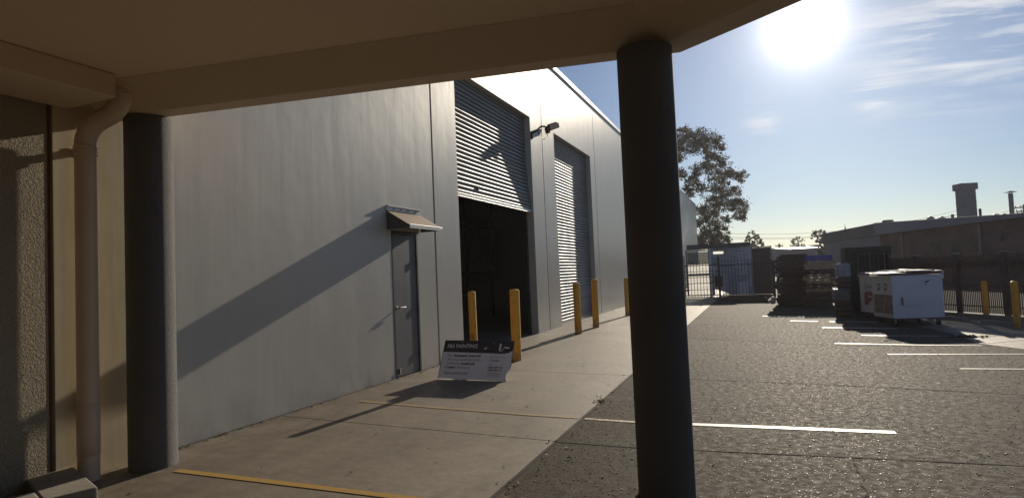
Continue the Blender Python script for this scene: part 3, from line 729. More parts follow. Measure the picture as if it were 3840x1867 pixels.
tag(b.build('louvre_screen', M['dark_metal'], None, loc=(-3.30,30.2,0)), 'narrow dark slatted screen left of the shed, beside the column', 'screen')

# low clutter seen through the fence and the plank on the ground
b = MB(); Mp = Matrix.Translation((-.42,25.5,0)) @ Matrix.Rotation(math.atan2(-1.9,1.55),4,'Z')
b.box(-1.02,1.10,-.06,.06,.003,.20,Mp)
tag(b.build('timber_plank', M['plank'], bevel=.008), 'long weathered timber beam lying on the ground before the fence', 'plank')
b = MB(); Mp2 = Matrix.Translation((.46,24.25,0)) @ Matrix.Rotation(math.radians(20),4,'Z'); b.prism([(-.10,0),(.10,0),(.06,.21),(-.02,.22)], -.06, .06, Mp2 @ Matrix(((1,0,0,0),(0,0,1,0),(0,1,0,0),(0,0,0,1))))
tag(b.build('lit_end_block', M['skylight'], bevel=.01), 'small white block added as the sunlit end of the timber beam', 'block')  # white colour stands in for sunlight on the end of the beam
bl = thing('water_drum', 'grey plastic drum standing behind the fence next to the brown gate', 'drum', (.88,27.4,0))
b = MB(); b.lathe([(.001,0),(.15,.01),(.16,.15),(.155,.16),(.16,.17),(.16,.36),(.15,.40),(.05,.42),(.05,.45),(.001,.45)], (0,0,0), 18); b.build('drum_body', M['grey_fabric'], bl)

# ------------------------------------------------------------------ pallets
PW, PH = .82, .0918
def pallet_parts(m, label, group, loc, rz):
    t = thing('pallet', label, 'pallet', loc, rz, group)
    b = MB()
    for k in range(7): x = -PW/2+k*(PW-.085)/6; b.box(x,x+.085,-PW/2,PW/2,PH-.017,PH-.003)
    b.build('top_deck', m, t)
    for y in (-PW/2+.006,-.025,PW/2-.056):
        b = MB(); b.box(-PW/2+.002,PW/2-.002,y,y+.05,.019,PH-.019); b.build('stringer', m, t)
    b = MB()
    for k in range(4): x = -PW/2+k*(PW-.085)/3; b.box(x,x+.085,-PW/2,PW/2,.002,.018)
    b.build('bottom_deck', m, t)
    return t
protos = {}
def pallet(kind, label, group, loc, rz):
    if kind not in protos:
        protos[kind] = pallet_parts(M[kind], label, group, loc, rz); return protos[kind]
    c = copy_tree(protos[kind]); c.location = loc; c.rotation_euler = (0,0,rz); c['label'] = label; c['group'] = group; return c
GP = 'timber pallets stacked by the skip bins'
front = ['wood_old','wood_old','wood_red','wood_old','wood_red','wood_new','wood_red','wood_old','wood_new','wood_new','wood_new','wood_old','wood_old','wood_new','wood_new','wood_new']
names = ['lowest dark pallet of the front stack','second dark pallet from the ground in the front stack','reddish pallet third from the ground in the front stack','dark pallet fourth from the ground in the front stack',
 'reddish pallet fifth from the ground in the front stack','pale pallet sixth from the ground in the front stack','reddish pallet above the lowest pale one in the front stack','dark pallet under the three pale ones mid stack',
 'lowest of the three pale pallets midway up the front stack','middle of the three pale pallets midway up the front stack','top of the three pale pallets midway up the front stack','lower of the two dark pallets in the upper front stack',
 'upper of the two dark pallets in the upper front stack','pale pallet third below the blue pallets','pale pallet second below the blue pallets','pale pallet directly under the blue pallets']
for i,(k,n) in enumerate(zip(front,names)):
    pallet(k, n, GP, (1.84+random.uniform(-.05,.05)+.004*i, 22.35+random.uniform(-.06,.06), .004+i*(PH+.001)), random.uniform(-.05,.05))
for i,n in enumerate(('lower bright blue pallet on top of the front stack','upper bright blue pallet topping the front stack')):
    pallet('wood_blue', n, GP, (1.87,22.35,.004+(16+i)*(PH+.001)), .01*i)
def dark_pallet(name='pallet'):
    b = MB()
    for k in range(7): x = -PW/2+k*(PW-.085)/6; b.box(x,x+.085,-PW/2,PW/2,PH-.017,PH-.003)
    for y in (-PW/2+.012,-.025,PW/2-.062): b.box(-PW/2+.002,PW/2-.002,y,y+.05,.019,PH-.019)
    for k in range(4): x = -PW/2+k*(PW-.085)/3; b.box(x,x+.085,-PW/2,PW/2,.002,.018)
    return b.build(name, M['wood_old'])
d0 = dark_pallet()
for s,(x,y,n,lab) in enumerate(((1.03,22.75,18,'dark weathered pallet in the tall stack left of the blue topped one'),(1.25,23.9,19,'dark pallet in the rear stack behind the blue topped one'))):
    for i in range(n):
        c = d0 if (s == 0 and i == 0) else d0.copy()
        if c is not d0: COL.objects.link(c)
        c.location = (x+random.uniform(-.08,.08), y+random.uniform(-.07,.07), .004+i*(PH+.001)); c.rotation_euler = (0,0,random.uniform(-.12,.12))
        tag(c, lab, 'pallet', 'dark pallets of the rear stack' if s else 'dark pallets of the left stack')
lp = pallet('wood_red', 'reddish pallet leaning upright against the right side of the front stack', 'leaning pallet', (2.55,24.45,.02), 0)
lp.rotation_euler = (math.radians(84), math.radians(90), math.radians(12)); lp.location = (2.36,22.1,.66); lp.scale = (1.35,.5,1)

# bulk bags, crate
def bag(name, loc, sx, sy_, sz, m, label, cat, parts=True):
    t = thing(name, label, cat, loc, random.uniform(-.2,.2))
    bm = bmesh.new(); bmesh.ops.create_cube(bm, size=1)
    bmesh.ops.subdivide_edges(bm, edges=bm.edges, cuts=7, use_grid_fill=True)
    for v in bm.verts:
        c = v.co; r = c.length
        k = .82+.18*(.5/max(abs(c.x),abs(c.y),abs(c.z)))*(.62/max(r,.01))
        v.co = V((c.x*k*sx*(1+.05*math.sin(c.z*17)), c.y*k*sy_*(1+.05*math.sin(c.z*13+1)), (c.z+.5)*sz))
        v.co += V((random.uniform(-1,1),random.uniform(-1,1),random.uniform(-.6,.6)))*.008
    me = bpy.data.meshes.new('sack'); bm.to_mesh(me); bm.free(); me.materials.append(m)
    for p in me.polygons: p.use_smooth = True
    o = bpy.data.objects.new('sack', me); COL.objects.link(o); o.parent = t
    for s in (-1,1):
        b = MB(); b.tube([(s*sx*.4,-.1,sz*.97),(s*sx*.3,-.05,sz*1.10),(s*sx*.15,.0,sz*1.08),(s*sx*.1,.05,sz*.97)],.012,6); b.build('lifting_loop', m, t)
    return t
bag('bulk_bag', (1.99,17.78,.415), .36,.30,.30, M['grey_fabric'], 'grey plastic sack slumped on a low dark crate beside the pallets', 'sack')
bag('bulk_bag', (2.10,18.05,1.02), .31,.28,.35, M['white_fabric'], 'white wrapped bag on top of the tall dark crate beside the cage', 'bag')
for x0,x1_,y,h,lab in ((1.82,2.18,17.78,.41,'low dark slatted crate holding up the grey sack'),(1.94,2.26,18.12,1.015,'tall dark slatted crate holding up the white wrapped bag')):
    cr = thing('crate', lab, 'crate', ((x0+x1_)/2,y,0)); hw = (x1_-x0)/2
    b = MB(); b.box(-hw+.02,hw-.02,-.13,.17,.004,h); b.build('crate_body', M['dark_metal'], cr)
    b = MB(); n = int(h/.13)
    for k in range(n): b.box(-hw,hw,-.15,-.131,.03+k*h/n,.03+(k+.62)*h/n)
    b.build('slats', M['wood_old'], cr)
# steel cage
cg = thing('steel_cage', 'dark steel storage cage with pale uprights behind the skip bins', 'cage', (2.25,18.65,0), math.atan2(.12,1.08))
cg.scale = (.70,.6,.96)
b = MB(); b.box(0,1.60,.0,.8,1.74,1.88); b.build('top_beam', M['dark_metal'], cg)
b = MB(); b.box(0,1.6,.70,.74,.0,1.74); b.box(0,.03,.05,.7,.0,1.74); b.box(1.57,1.6,.05,.7,.0,1.74); b.box(.02,.30,.0,.04,.75,1.74); b.build('shade_panel', M['dark_metal'], cg)  # dark sheets put the shadowed inside of the cage into colour
for z in (1.66,.98):
    b = MB(); b.box(.36,1.55,.02,.05,z,z+.04); b.build('cross_rail', M['brown_metal'], cg)
up = plain('cage_upright',(.11,.10,.10),(.085,.075,.075),.5)
for x,w in ((.40,.05),(.68,.02),(.82,.05),(.97,.02),(1.13,.02),(1.33,.05),(1.50,.02)):
    b = MB(); b.box(x,x+w,-.015,.015,.0,1.74); b.build('upright', up, cg)

# ------------------------------------------------------------------ skip bins
def skip_bin(loc, label, variant):
    t = thing('skip_bin', label, 'skip bin', loc, math.radians(15.5), 'white steel skip bins')
    W_, Dp = 1.02, .89
    b = MB(); b.box(0,W_,0,Dp,.165,1.06); b.m = 1
    b.box(-.002,-.001,.002,Dp-.002,.167,1.055); b.m = 0
    b.build('body', [M['bin_white'],M['bin_side']], t, bevel=.004)
    b = MB(); b.box(-.035,W_+.01,-.012,Dp+.02,1.055,1.085); b.build('rim', M['bin_white'], t, bevel=.006)
    b = MB(); b.add([(-.05,-.03,1.088),(W_+.0,-.03,1.10),(W_+.0,Dp+.02,1.125),(-.05,Dp+.02,1.10),(-.05,-.03,1.125),(W_+.0,-.03,1.165),(W_+.0,Dp+.02,1.185),(-.05,Dp+.02,1.135)],
          [(0,3,2,1),(4,5,6,7),(1,2,6,5),(2,3,7,6)]); b.m = 1; b.add([(-.05,-.03,1.088),(W_,-.03,1.10),(W_,-.03,1.165),(-.05,-.03,1.125),(-.05,Dp+.02,1.10),(-.05,Dp+.02,1.135)],[(0,1,2,3),(4,0,3,5)])
    b.build('lid', [M['bin_lid'],M['bin_lidedge']], t)
    b = MB(); b.box(-.03,.30,.0,Dp*.9,1.128,1.142); b.build('lid_flap', M['skylight'], t, bevel=.004); b = MB(); b.box(.33,.9,.03,Dp*.86,1.163,1.176); b.build('lid_flap', M['skylight'], t, bevel=.004)
    b = MB(); b.box(.20,.63,-.035,-.001,.44,.625); b.m = 1; b.box(.16,.199,-.02,-.001,.44,.625); b.build('fork_pocket', [M['bin_white'],M['bin_lidedge']], t, bevel=.004)
    b = MB(); b.cyl((W_-.01,-.03,1.13),(W_-.01,-.012,1.13),.036,seg=16); b.box(W_-.03,W_+.02,-.026,-.013,.99,1.12); b.build('lifting_lug', M['bin_white'], t)
    b = MB(); b.box(.0,W_,-.008,Dp,.145,.164); b.build('base_frame', M['bin_lidedge'], t)
    b = MB(); b.add([(.66,-.0015,.93),(.76,-.0015,.97),(.77,-.0015,.955),(.68,-.0015,.90)],[(0,1,2,3)]); b.add([(.64,-.0015,.87),(.70,-.0015,.895),(.69,-.0015,.865)],[(0,1,2)]); b.build('scuff_mark', M['dark_metal'], t)
    for x in (.09,W_-.10):
        b = MB(); b.cyl((x-.018,.06,.065),(x+.018,.06,.065),.062,seg=18); b.build('caster', M['rubber'], t)
        b = MB(); b.box(x-.03,x-.02,.03,.09,.06,.146); b.box(x+.02,x+.03,.03,.09,.06,.146); b.build('caster_fork', M['zinc'], t)
    for x in (.09,W_-.10):
        b = MB(); b.cyl((x-.018,Dp-.06,.065),(x+.018,Dp-.06,.065),.062,seg=18); b.build('caster', M['rubber'], t)
    # side face towards the left: u runs from the near corner to the far one
    Mf = Matrix(((0,0,1,0),(1,0,0,0),(0,1,0,0),(0,0,0,1)))            # (u,v,w) -> y,z,x
    def decal(poly, m, name, w=-.004):
        b = MB(); b.prism(poly, w, -.0022, Mf); return b.build(name, M[m], t)
    if variant == 0:
        decal([(.02,.25),(.83,.25),(.83,.665),(.02,.665)], 'poster', 'poster')
        for u in (.27,.57):
            st = decal([(u-.07,.79),(u+.07,.79),(u+.07,.905),(u-.07,.905)], 'navy', 'sticker')
            b = MB(); b.prism([(u-.045,.81),(u+.045,.81),(u+.045,.875),(u-.045,.875)], -.006, -.0042, Mf); b.build('sticker_window', M['sticker'], st)
            b = MB(); b.prism([(u+.065,.73),(u+.065,.789),(u-.06,.789)], -.004, -.0022, Mf); b.build('sticker_tail', M['navy'], st)
    else:
        pl = decal([(.06,.32),(.70,.32),(.70,.93),(.06,.93)], 'sticker', 'label_plate')
        b = MB(); b.prism([(.66,.345),(.52,.345),(.44,.41),(.30,.47),(.22,.53),(.22,.66),(.40,.69),(.56,.675),(.66,.64)], -.006, -.0042, Mf); b.build('red_emblem', M['red'], pl)
        b = MB(); b.prism([(.28,.54),(.50,.54),(.50,.575),(.28,.575)], -.0075, -.0062, Mf); b.build('emblem_stripe', M['sticker'], pl)
        ring = [(.58+.055*math.cos(k*PI/10), .79+.075*math.sin(k*PI/10)) for k in range(20)]; rin = [(.58+.036*math.cos(k*PI/10), .80+.05*math.sin(k*PI/10)) for k in range(20)]
        b = MB(); b.prism(ring, -.0055, -.0042, Mf); b.build('ring_emblem', M['ink_mid'], pl)
        b = MB(); b.prism(rin, -.0068, -.0057, Mf); b.build('ring_centre', M['sticker'], pl)
        Mt = Matrix(((0,0,1,0),(-1,0,0,0),(0,1,0,0),(0,0,0,1)))
        text('VEO', -.50, .755, .075, M['ink_mid'], 'lettering', pl, Mt, .24, .002, 0, -.0055)
    return t
skip_bin((2.658,15.03,0), 'white skip bin in front, with a brown poster and two navy stickers', 0)
skip_bin((2.60,16.40,0), 'white skip bin behind the front one, with a red emblem on its side', 1)

# ------------------------------------------------------------------ right hand fence on its low wall
A = V((4.093,17.206,0)); fd = V((.506,-.863,0)); ang = math.atan2(fd.y,fd.x)
pf = thing('palisade_fence', 'dark brown picket fence on a low wall along the right of the lot', 'fence', A, ang)
b = MB(); b.box(-1.75,6.5,.0,.22,-.02,.125); b.build('low_wall', M['kerb'], pf, bevel=.008)
b = MB()
u = -1.62
while u < 6.4:
    b.box(u-.008,u+.008,.095,.115,.15,1.44); b.add([(u-.008,.095,1.44),(u+.008,.095,1.44),(u+.008,.115,1.44),(u-.008,.115,1.44),(u,.105,1.475)],[(0,1,4),(1,2,4),(2,3,4),(3,0,4)])
    u += .0465
b.build('pickets', M['brown_metal'], pf)
for z in (.30,.78,1.36):
    b = MB(); b.box(-1.7,6.45,.075,.094,z-.012,z+.012); b.build('rail', M['brown_metal'], pf)
b = MB(); b.box(-1.7,6.45,.117,.128,1.19,1.30); b.build('backing_rail', M['brown_metal'], pf)
for u in (-1.70,-.828,.328,1.501,2.72,3.9,5.1):
    b = MB(); b.box(u-.042,u+.042,.055,.14,.12,1.50); po = b.build('post', M['brown_metal'], pf)
    b = MB(); b.box(u-.047,u+.047,.05,.145,1.501,1.52); b.build('post_cap', M['zinc'], po)
for (x0,y0,x1_,y1_,lab) in ((3.72,17.05,4.20,15.93,'dark rubber wheel stop behind the front skip bin'),(4.30,15.42,4.86,14.42,'dark rubber wheel stop between the two right hand bollards')):
    L = math.hypot(x1_-x0,y1_-y0); t = thing('wheel_stop', lab, 'wheel stop', (x0,y0,.006), math.atan2(y1_-y0,x1_-x0), 'wheel stops by the right fence')
    b = MB(); b.add([(0,-.06,0),(L,-.06,0),(L,.06,0),(0,.06,0),(.03,-.035,.085),(L-.03,-.035,.085),(L-.03,.035,.085),(.03,.035,.085)],[(0,3,2,1),(4,5,6,7),(0,1,5,4),(1,2,6,5),(2,3,7,6),(3,0,4,7)])
    b.build('rubber_body', M['kerb'] if False else M['annex'], t, bevel=.006)

b = MB(); b.prism([(3.45,18.7),(5.25,15.65),(8.3,10.4),(11.2,10.4),(17.5,11),(10.6,32.4),(7.0,43.6)], -.05, .02)  # dark sheet added so the ground seen between the pickets stays dark
struct(b.build('dark_ground_sheet', plain('dark_ground_brown', (.06,.042,.034), (.035,.025,.02), .95, scale=14, bs=.6, bscale=30)))
# ------------------------------------------------------------------ brick building on the right
c0 = V((7.33,44.0,0)); r0 = V((10.87,32.5,0)); l0 = V((5.19,56.12,0))
dirR = (r0-c0).normalized(); aR = math.atan2(dirR.y,dirR.x); LR = 26.0
bf = thing('brick_factory', 'low brown brick factory with deep grey fascia, flues and grey annex', 'factory', c0, aR)
# local x runs along the wall towards the camera side, +y is into the building (left of travel)
b = MB(); b.box(0,LR,.0,.25,-.05,3.1); b.build('brick_wall', M['brick'], bf)
def taper(x): return 3.78-(3.78-3.19)*x/12.05
b = MB(); xs = [0,4,8,12.05,18,LR]
def top(x): return max(3.10,taper(x)) if x <= 12.05 else 3.19-.02*(x-12.05)
for xa,xb in zip(xs,xs[1:]):
    b.add([(xa,-.32,3.01),(xb,-.32,3.01),(xb,-.32,top(xb)),(xa,-.32,top(xa)),(xa,-.30,3.012),(xb,-.30,3.012),(xb,-.30,top(xb)),(xa,-.30,top(xa))],[(0,1,2,3),(7,6,5,4),(3,2,6,7),(0,4,5,1)])
b.add([(0,-.32,3.01),(0,-.32,top(0)),(0,.25,top(0)),(0,.25,3.01)],[(0,1,2,3)])
b.build('fascia', M['fascia'], bf)
b = MB()
for xa,xb in zip(xs,xs[1:]): b.face([(xa,-.33,top(xa)+.004),(xb,-.33,top(xb)+.004),(xb,14,top(xb)+.3),(xa,14,top(xa)+.3)])
b.build('roof', M['roof_grey'], bf)
b = MB(); b.box(0,LR,-.30,.0,3.02,3.06); b.build('eave_lining', M['black'], bf)
for pxw in ((3.35,3.72),(4.35,4.72)):
    pass
def local(px, py): q = V((px,py,0))-c0; return (q.dot(dirR), q.dot(V((-dirR.y,dirR.x,0))))
for (xa,xb_) in (((9.06,40.99),(9.37,41.12)),((9.87,41.32),(10.24,41.47))):
    pass
# openings, given by their distance along the wall from the corner
for u,w in ((5.25,.72),(7.05,.72)):
    b = MB(); b.box(u,u+w,-.015,-.002,.0,2.25); d = b.build('door', M['pane'], bf)
    b = MB(); b.box(u+w-.12,u+w-.07,-.05,-.016,1.0,1.1); b.build('handle', M['zinc'], d)
for u in (2.6,9.3):
    b = MB(); b.tube([(u,-.08,2.98),(u,-.08,1.62),(u-.04,-.13,1.45),(u-.12,-.16,1.40)] if u > 5 else [(u,-.08,2.98),(u,-.08,.1)], .075, 12); b.build('wall_pipe', M['pvc'], bf)
Mr = Matrix(((1,0,0,0),(0,0,1,0),(0,1,0,0),(0,0,0,1)))
text('R', 10.55, 2.02, .52, M['pane'], 'wall_letter', bf, Mr, .26, .01, 0, -.01)
# annex: paler wall to the left with a dark tiled parapet band
lx,ly = local(l0.x,l0.y); dl = V((lx,ly,0)); Ld = dl.length; aL = math.atan2(ly,lx)
Ma = Matrix.Rotation(aL,4,'Z')
b = MB(); b.box(.02,Ld,-.25,-.02,-.05,2.96,Ma); b.build('annex_wall', M['annex'], bf)
b = MB(); b.box(-.02,Ld+.05,-.25,.05,2.962,3.78,Ma); b.build('parapet_band', M['parapet'], bf)
b = MB(); b.box(.02,Ld,-9,-.26,2.962,3.3,Ma); b.build('annex_roof', M['roof_grey'], bf)
# flue tower, chimney pipe, vents
def along(px, py, z): lx_,ly_ = local(px,py); return (lx_,ly_,z)
fx,fy_,_ = along(13.2,48.55,0)
ft = MB(); Mt = Matrix.Translation((fx,fy_,0)) @ Matrix.Rotation(math.radians(64)-aR+math.radians(-45),4,'Z')
ft.box(-.43,.43,-.35,.35,3.2,5.85,Mt); flo = ft.build('flue_tower', M['flue'], bf)
b = MB(); b.box(-.53,.53,-.45,.45,5.84,6.27,Mt); b.build('flue_cap', M['flue'], flo); b = MB(); b.box(-.445,.445,-.365,.365,4.96,5.0,Mt); b.build('flue_band', M['flue'], flo)
cx_,cy_,_ = along(15.98,49.65,0)
b = MB(); b.cyl((cx_,cy_,3.2),(cx_,cy_,5.5),.135,seg=14); ch = b.build('chimney_pipe', M['flue'], bf)
b = MB(); b.lathe([(.36,5.57),(.20,5.62),(.001,5.67)],(cx_,cy_,0),14); b.cyl((cx_-.1,cy_,5.4),(cx_-.1,cy_,5.6),.015,seg=6); b.cyl((cx_+.1,cy_,5.4),(cx_+.1,cy_,5.6),.015,seg=6); b.build('cowl', M['dark_metal'], ch)
for (px,py,z,r) in ((12.3,48.2,4.25,.09),(14.0,48.8,4.55,.08)):
    a_,c_,_ = along(px,py,0); b = MB(); b.cyl((a_,c_,3.0),(a_,c_,z),r,seg=8); b.build('vent_pipe', M['dark_metal'], bf)
a_,c_,_ = along(8.26,46.53,0); b = MB(); b.lathe([(.34,3.6),(.36,3.92),(.30,4.05),(.001,4.07)],(a_,c_,0),16); b.build('roof_vent', M['dark_metal'], bf)
for (px,py) in ((10.6,46.2),(11.4,47.0),(14.6,48.0),(15.1,48.2)):
    a_,c_,_ = along(px,py,0); b = MB(); b.lathe([(.22,3.4),(.22,3.98),(.1,4.08),(.001,4.1)],(a_,c_,0),10); b.build('roof_vent', M['dark_metal'], bf)
b = MB(); b.cyl((0,0,0),(0,0,3.62),.035,seg=8); b.cyl((0,0,3.62),(0,0,3.8),.012,seg=6)
ms = b.build('mast', M['pvc'], loc=(5.36,43.6,0)); tag(ms, 'thin grey mast pole standing in front of the annex wall', 'mast')

# ------------------------------------------------------------------ far buildings, poles, wires
cb_ = thing('far_building', 'distant cream building with dark roof edge and white skylight', 'building', (1.5,87.2,0))
b = MB(); b.box(.0,3.0,.0,6,-.05,3.36); b.build('wall', M['cream'], cb_)
b = MB(); b.box(-.1,3.4,-.25,6.2,3.37,3.52); b.build('roof', M['roof_grey'], cb_)
b = MB(); b.add([(1.75,-.03,3.28),(2.2,-.03,3.28),(2.35,-.03,2.98),(1.9,-.03,2.98)],[(3,2,1,0)]); b.add([(1.75,-.005,3.28),(2.2,-.005,3.28),(2.35,-.005,2.98),(1.9,-.005,2.98)],[(0,1,2,3)]); b.build('skylight', M['skylight'], cb_)
b = MB(); b.box(-3,4.2,-.5,-.3,0,2.9); b.build('front_wall', M['parapet'], cb_)
gs = thing('far_shed', 'distant grey shed between the pallets and the brick factory', 'shed', (3.9,77.2,0), .38)
b = MB(); b.box(0,4.2,0,8,-.05,3.05); b.build('wall', M['annex'], gs)
b = MB(); b.add([(-.1,-.1,3.06),(4.3,-.1,3.12),(4.3,5,3.42),(-.1,5,3.36)],[(0,1,2,3)]); b.box(-.1,4.3,-.12,-.1,2.98,3.1); b.build('roof', M['roof_grey'], gs)
b = MB()
for x in (.9,2.6): b.add([(x,1.0,3.2),(x+.5,1.0,3.2),(x+.3,2.2,3.36),(x+.1,2.2,3.36)],[(0,1,2,3)])
b.build('skylight', M['skylight'], gs)
fr_ = thing('far_roof', 'distant dark pitched roof showing just above the grey shed', 'building', (5.0,84,0), .3)
b = MB(); b.add([(0,0,3.2),(3.4,0,3.2),(3.0,1,3.68),(.5,1,3.60),(0,2,3.2),(3.4,2,3.2)],[(0,1,2,3),(5,4,3,2),(0,3,4),(1,5,2)]); b.build('roof', M['roof_grey'], fr_)
b = MB(); b.box(.05,3.35,.1,1.9,0,3.195); b.build('wall', M['annex'], fr_)
# power poles
def power_pole(x, y, h, arms, label):
    t = thing('power_pole', label, 'power pole', (x,y,0), .25)
    b = MB(); b.cyl((0,0,0),(0,0,h),.16,.12,10); b.build('pole', M['pole'], t)
    for z,w in arms:
        b = MB(); b.box(-w,w,-.06,.06,z,z+.12); a = b.build('cross_arm', M['pole'], t)
        for k in (-.9,-.35,.35,.9):
            b = MB(); b.cyl((k*w,0,z+.12),(k*w,0,z+.30),.05,seg=6); b.build('insulator', M['annex'], a)
    return t
power_pole(3.24,98.6,4.45,[(4.0,.55)],'short distant timber power pole above the cream building')
power_pole(29.3,87.4,7.15,[(6.75,1.0),(6.3,.9),(6.05,.8)],'timber power pole at the far right above the brick factory')
GW = 'overhead power lines above the far roofs'
for i,(z0,z1) in enumerate(((8.98,8.29),(8.13,7.44),(7.78,7.2))):
    b = MB(); pa = []
    for k in range(25):
        f = k/24; x = -24+70*f; fr2 = (x+5.4)/17.7; z = z0+(z1-z0)*fr2-.25*(1-(2*((x+5.4)/17.7)-1)**2)
        pa.append((x, 148.9+7.3*fr2, z))
    b.tube(pa, .035, 5)
    tag(b.build('power_line', M['wire']), ('topmost','middle','lowest')[i]+' of the three overhead wires beyond the shed', 'power line', GW)
for i,(p0,p1) in enumerate((((29.2,87.4,6.98),(52,190,11.2)),((28.9,87.3,6.3),(49,185,9.9)))):
    b = MB(); b.tube([V(p0)+(V(p1)-V(p0))*k/10-V((0,0,.5*math.sin(PI*k/10))) for k in range(11)], .03, 5)
    tag(b.build('power_line', M['wire']), ('upper','lower')[i]+' wire running back from the right hand power pole', 'power line', GW)
    
# ------------------------------------------------------------------ trees
def leaf_cloud(b, clumps, per, ls, sub=9, spread=.36):
    """leaves in small uneven tufts scattered about each clump"""
    for x,y,z,r in clumps:
        n = int(per*max(.35,min(1.8,(r/.6)**1.5))) if per > 60 else per
        subs = []
        for k in range(sub):
            d = V((random.gauss(0,1),random.gauss(0,1),random.gauss(0,1))).normalized()*r*random.uniform(.2,1.5)
            subs.append((V((x,y,z))+V((d.x,d.y,d.z*.95)), random.uniform(.5,1.3)))
        for k in range(n):
            s,q = random.choice(subs); p = s+V((random.gauss(0,1.05),random.gauss(0,1.05),random.gauss(0,.8)))*r*spread*.55*q
            L = ls*random.uniform(.6,1.25); a = random.uniform(0,2*PI); dr_ = random.uniform(-1.2,.3)
            t = V((math.cos(a)*math.cos(dr_), math.sin(a)*math.cos(dr_), math.sin(dr_)))*L
            w = t.cross(V((random.gauss(0,1),random.gauss(0,1),random.gauss(0,1)))).normalized()*L*.28
            b.face([p-t*.5, p-t*.08+w, p+t*.5, p-t*.08-w])
def limbs(b, base, fork, clumps, r0, step=1):
    """branching skeleton: every clump grows from the nearest node already there"""
    base = V(base); fork = V(fork)
    b.tube([base, base.lerp(fork,.5)+V((r0*.5,0,0)), fork], [r0,r0*.85,r0*.7], 10)
    nodes_ = [(fork,r0*.6)]
    for c in sorted((V(c[:3]) for c in clumps), key=lambda q: (q-fork).length):
        h,hr = min(nodes_, key=lambda q: (q[0]-c).length+.35*(q[0]-fork).length)
        L = (c-h).length; cr = max(r0*.05, hr*(.78 if L < 2 else .66))
        j = lambda k: V((random.uniform(-k,k),random.uniform(-k,k),random.uniform(-k*.4,k)))
        m1 = h.lerp(c,.35)+j(.10*L); m2 = h.lerp(c,.7)+j(.10*L)
        b.tube([h,m1,m2,c],[hr*.8,hr*.55+cr*.2,cr,cr*.5],6)
        nodes_ += [(m1,hr*.6),(m2,cr),(c,cr*.7)]
        for k in range(4):
            e = c+V((random.gauss(0,1),random.gauss(0,1),random.gauss(0,.7)))*r0*1.1
            b.tube([m2.lerp(c,random.uniform(.2,.9)),e],[r0*.035,r0*.015],4)
TREE = [[-6.71,66.56,15.56,.71],[-5.62,68.65,15.94,.62],[-4.42,68.22,15.49,.62],[-3.56,69.85,15.18,.73],[-2.93,70.26,14.49,.31],[-5.47,66.19,14.42,.8],[-6.85,65.36,14.13,.6],[-4.57,70.74,14.4,.64],[-3.55,68.08,13.3,.61],[-2.83,68.27,12.63,.51],[-5.83,71.16,12.45,.54],[-4.44,68.9,12.29,.57],[-3.41,71.31,12.22,.64],[-2.57,69.73,11.58,.52],[-1.83,70.92,11.57,.47],[-1.12,68.59,11.07,.4],[-1.19,71.19,10.86,.26],[-5.94,70.49,11.18,.59],[-7.19,68.09,11.73,.47],[-6.63,69.57,10.07,.58],[-5.23,69.77,10.12,.42],[-3.5,67.21,9.71,.65],[-1.94,71.59,9.97,.48],[-3.11,70.24,9.29,.68],[-2.23,69.07,8.47,.72],[-1.36,67.98,8.09,.65],[-1.1,72.62,7.65,.48],[-1.21,70.5,6.65,.31],[-2.8,71.18,6.61,.3],[-4.72,71.18,8.36,.8],[-3.93,70.66,7.4,.63],[-5.28,71.22,7.55,.7],[-5.6,68.29,6.41,.51],[-3.75,71.27,5.83,.64],[-4.73,68.97,5.25,.77],[-5.65,71.28,4.57,.7],[-3.83,71.71,4.79,.64],[-2.88,67.9,4.27,.35],[-3.84,67.73,4.02,.55],[-7.3,66.31,13.23,.41],[-6.76,70.41,16.98,.43],[-7.9,67.16,15.31,.83],[-8.48,68.01,13.96,.84],[-7.95,66.37,16.09,.72],[-9.12,67.06,14.92,.93],[-9.33,66.25,16.25,.82],[-9.31,66.24,12.72,.82],[-10.36,66.99,14.53,.94]]
gt = thing('gum_tree', 'large spreading gum tree rising behind the far end of the warehouse', 'tree', (0,0,0), 0)
b = MB(); leaf_cloud(b, [(x,y,z,r*1.18) for x,y,z,r in TREE]+[(x-random.uniform(.6,1.4),y+random.uniform(1,3),z-random.uniform(-.2,.8),r*.8) for x,y,z,r in TREE[:40:2]], 700, .20, 22, .50); b.build('crown', M['leaf'], gt)
b = MB(); limbs(b, (-9.2,69,0), (-8.6,69,7.2), TREE, .42); b.build('trunk', M['bark'], gt)
T1 = [[-.96,96.84,5.86,.3],[-1.31,97.05,5.59,.28],[-.07,97.3,6.07,.4],[.25,97.7,5.92,.2],[-.61,97.29,5.5,.35],[.03,97.7,5.48,.3],[.45,97.53,5.44,.2],[-1.37,96.25,5.11,.3],[-.91,97.19,5.21,.25],[-.46,97.5,5.0,.2],[.02,97.62,5.17,.25],[.67,97.52,5.18,.2],[.56,97.65,4.89,.25],[.82,97.22,4.61,.25],[-.29,97.44,4.58,.3],[.27,97.39,4.65,.25],[-.57,96.74,4.48,.35],[.9,97.11,4.35,.17],[-.12,97.54,4.37,.2],[-1.5,97,4.4,.4],[-.9,97,3.9,.5],[.2,97,3.8,.5]]
T2 = [[6.5,121.96,5.89,.21],[6.9,121.15,5.95,.27],[7.4,122.12,5.96,.31],[6.22,121.24,5.51,.21],[6.65,121.14,5.42,.37],[7.17,121.51,5.34,.27],[7.94,122.33,5.51,.31],[6.28,121.78,5.1,.21],[7.18,121.27,4.84,.33],[6.41,121.58,4.59,.37],[7.85,121.55,4.69,.27],[6.98,121.93,4.51,.25],[7.0,121.7,4.1,.4]]
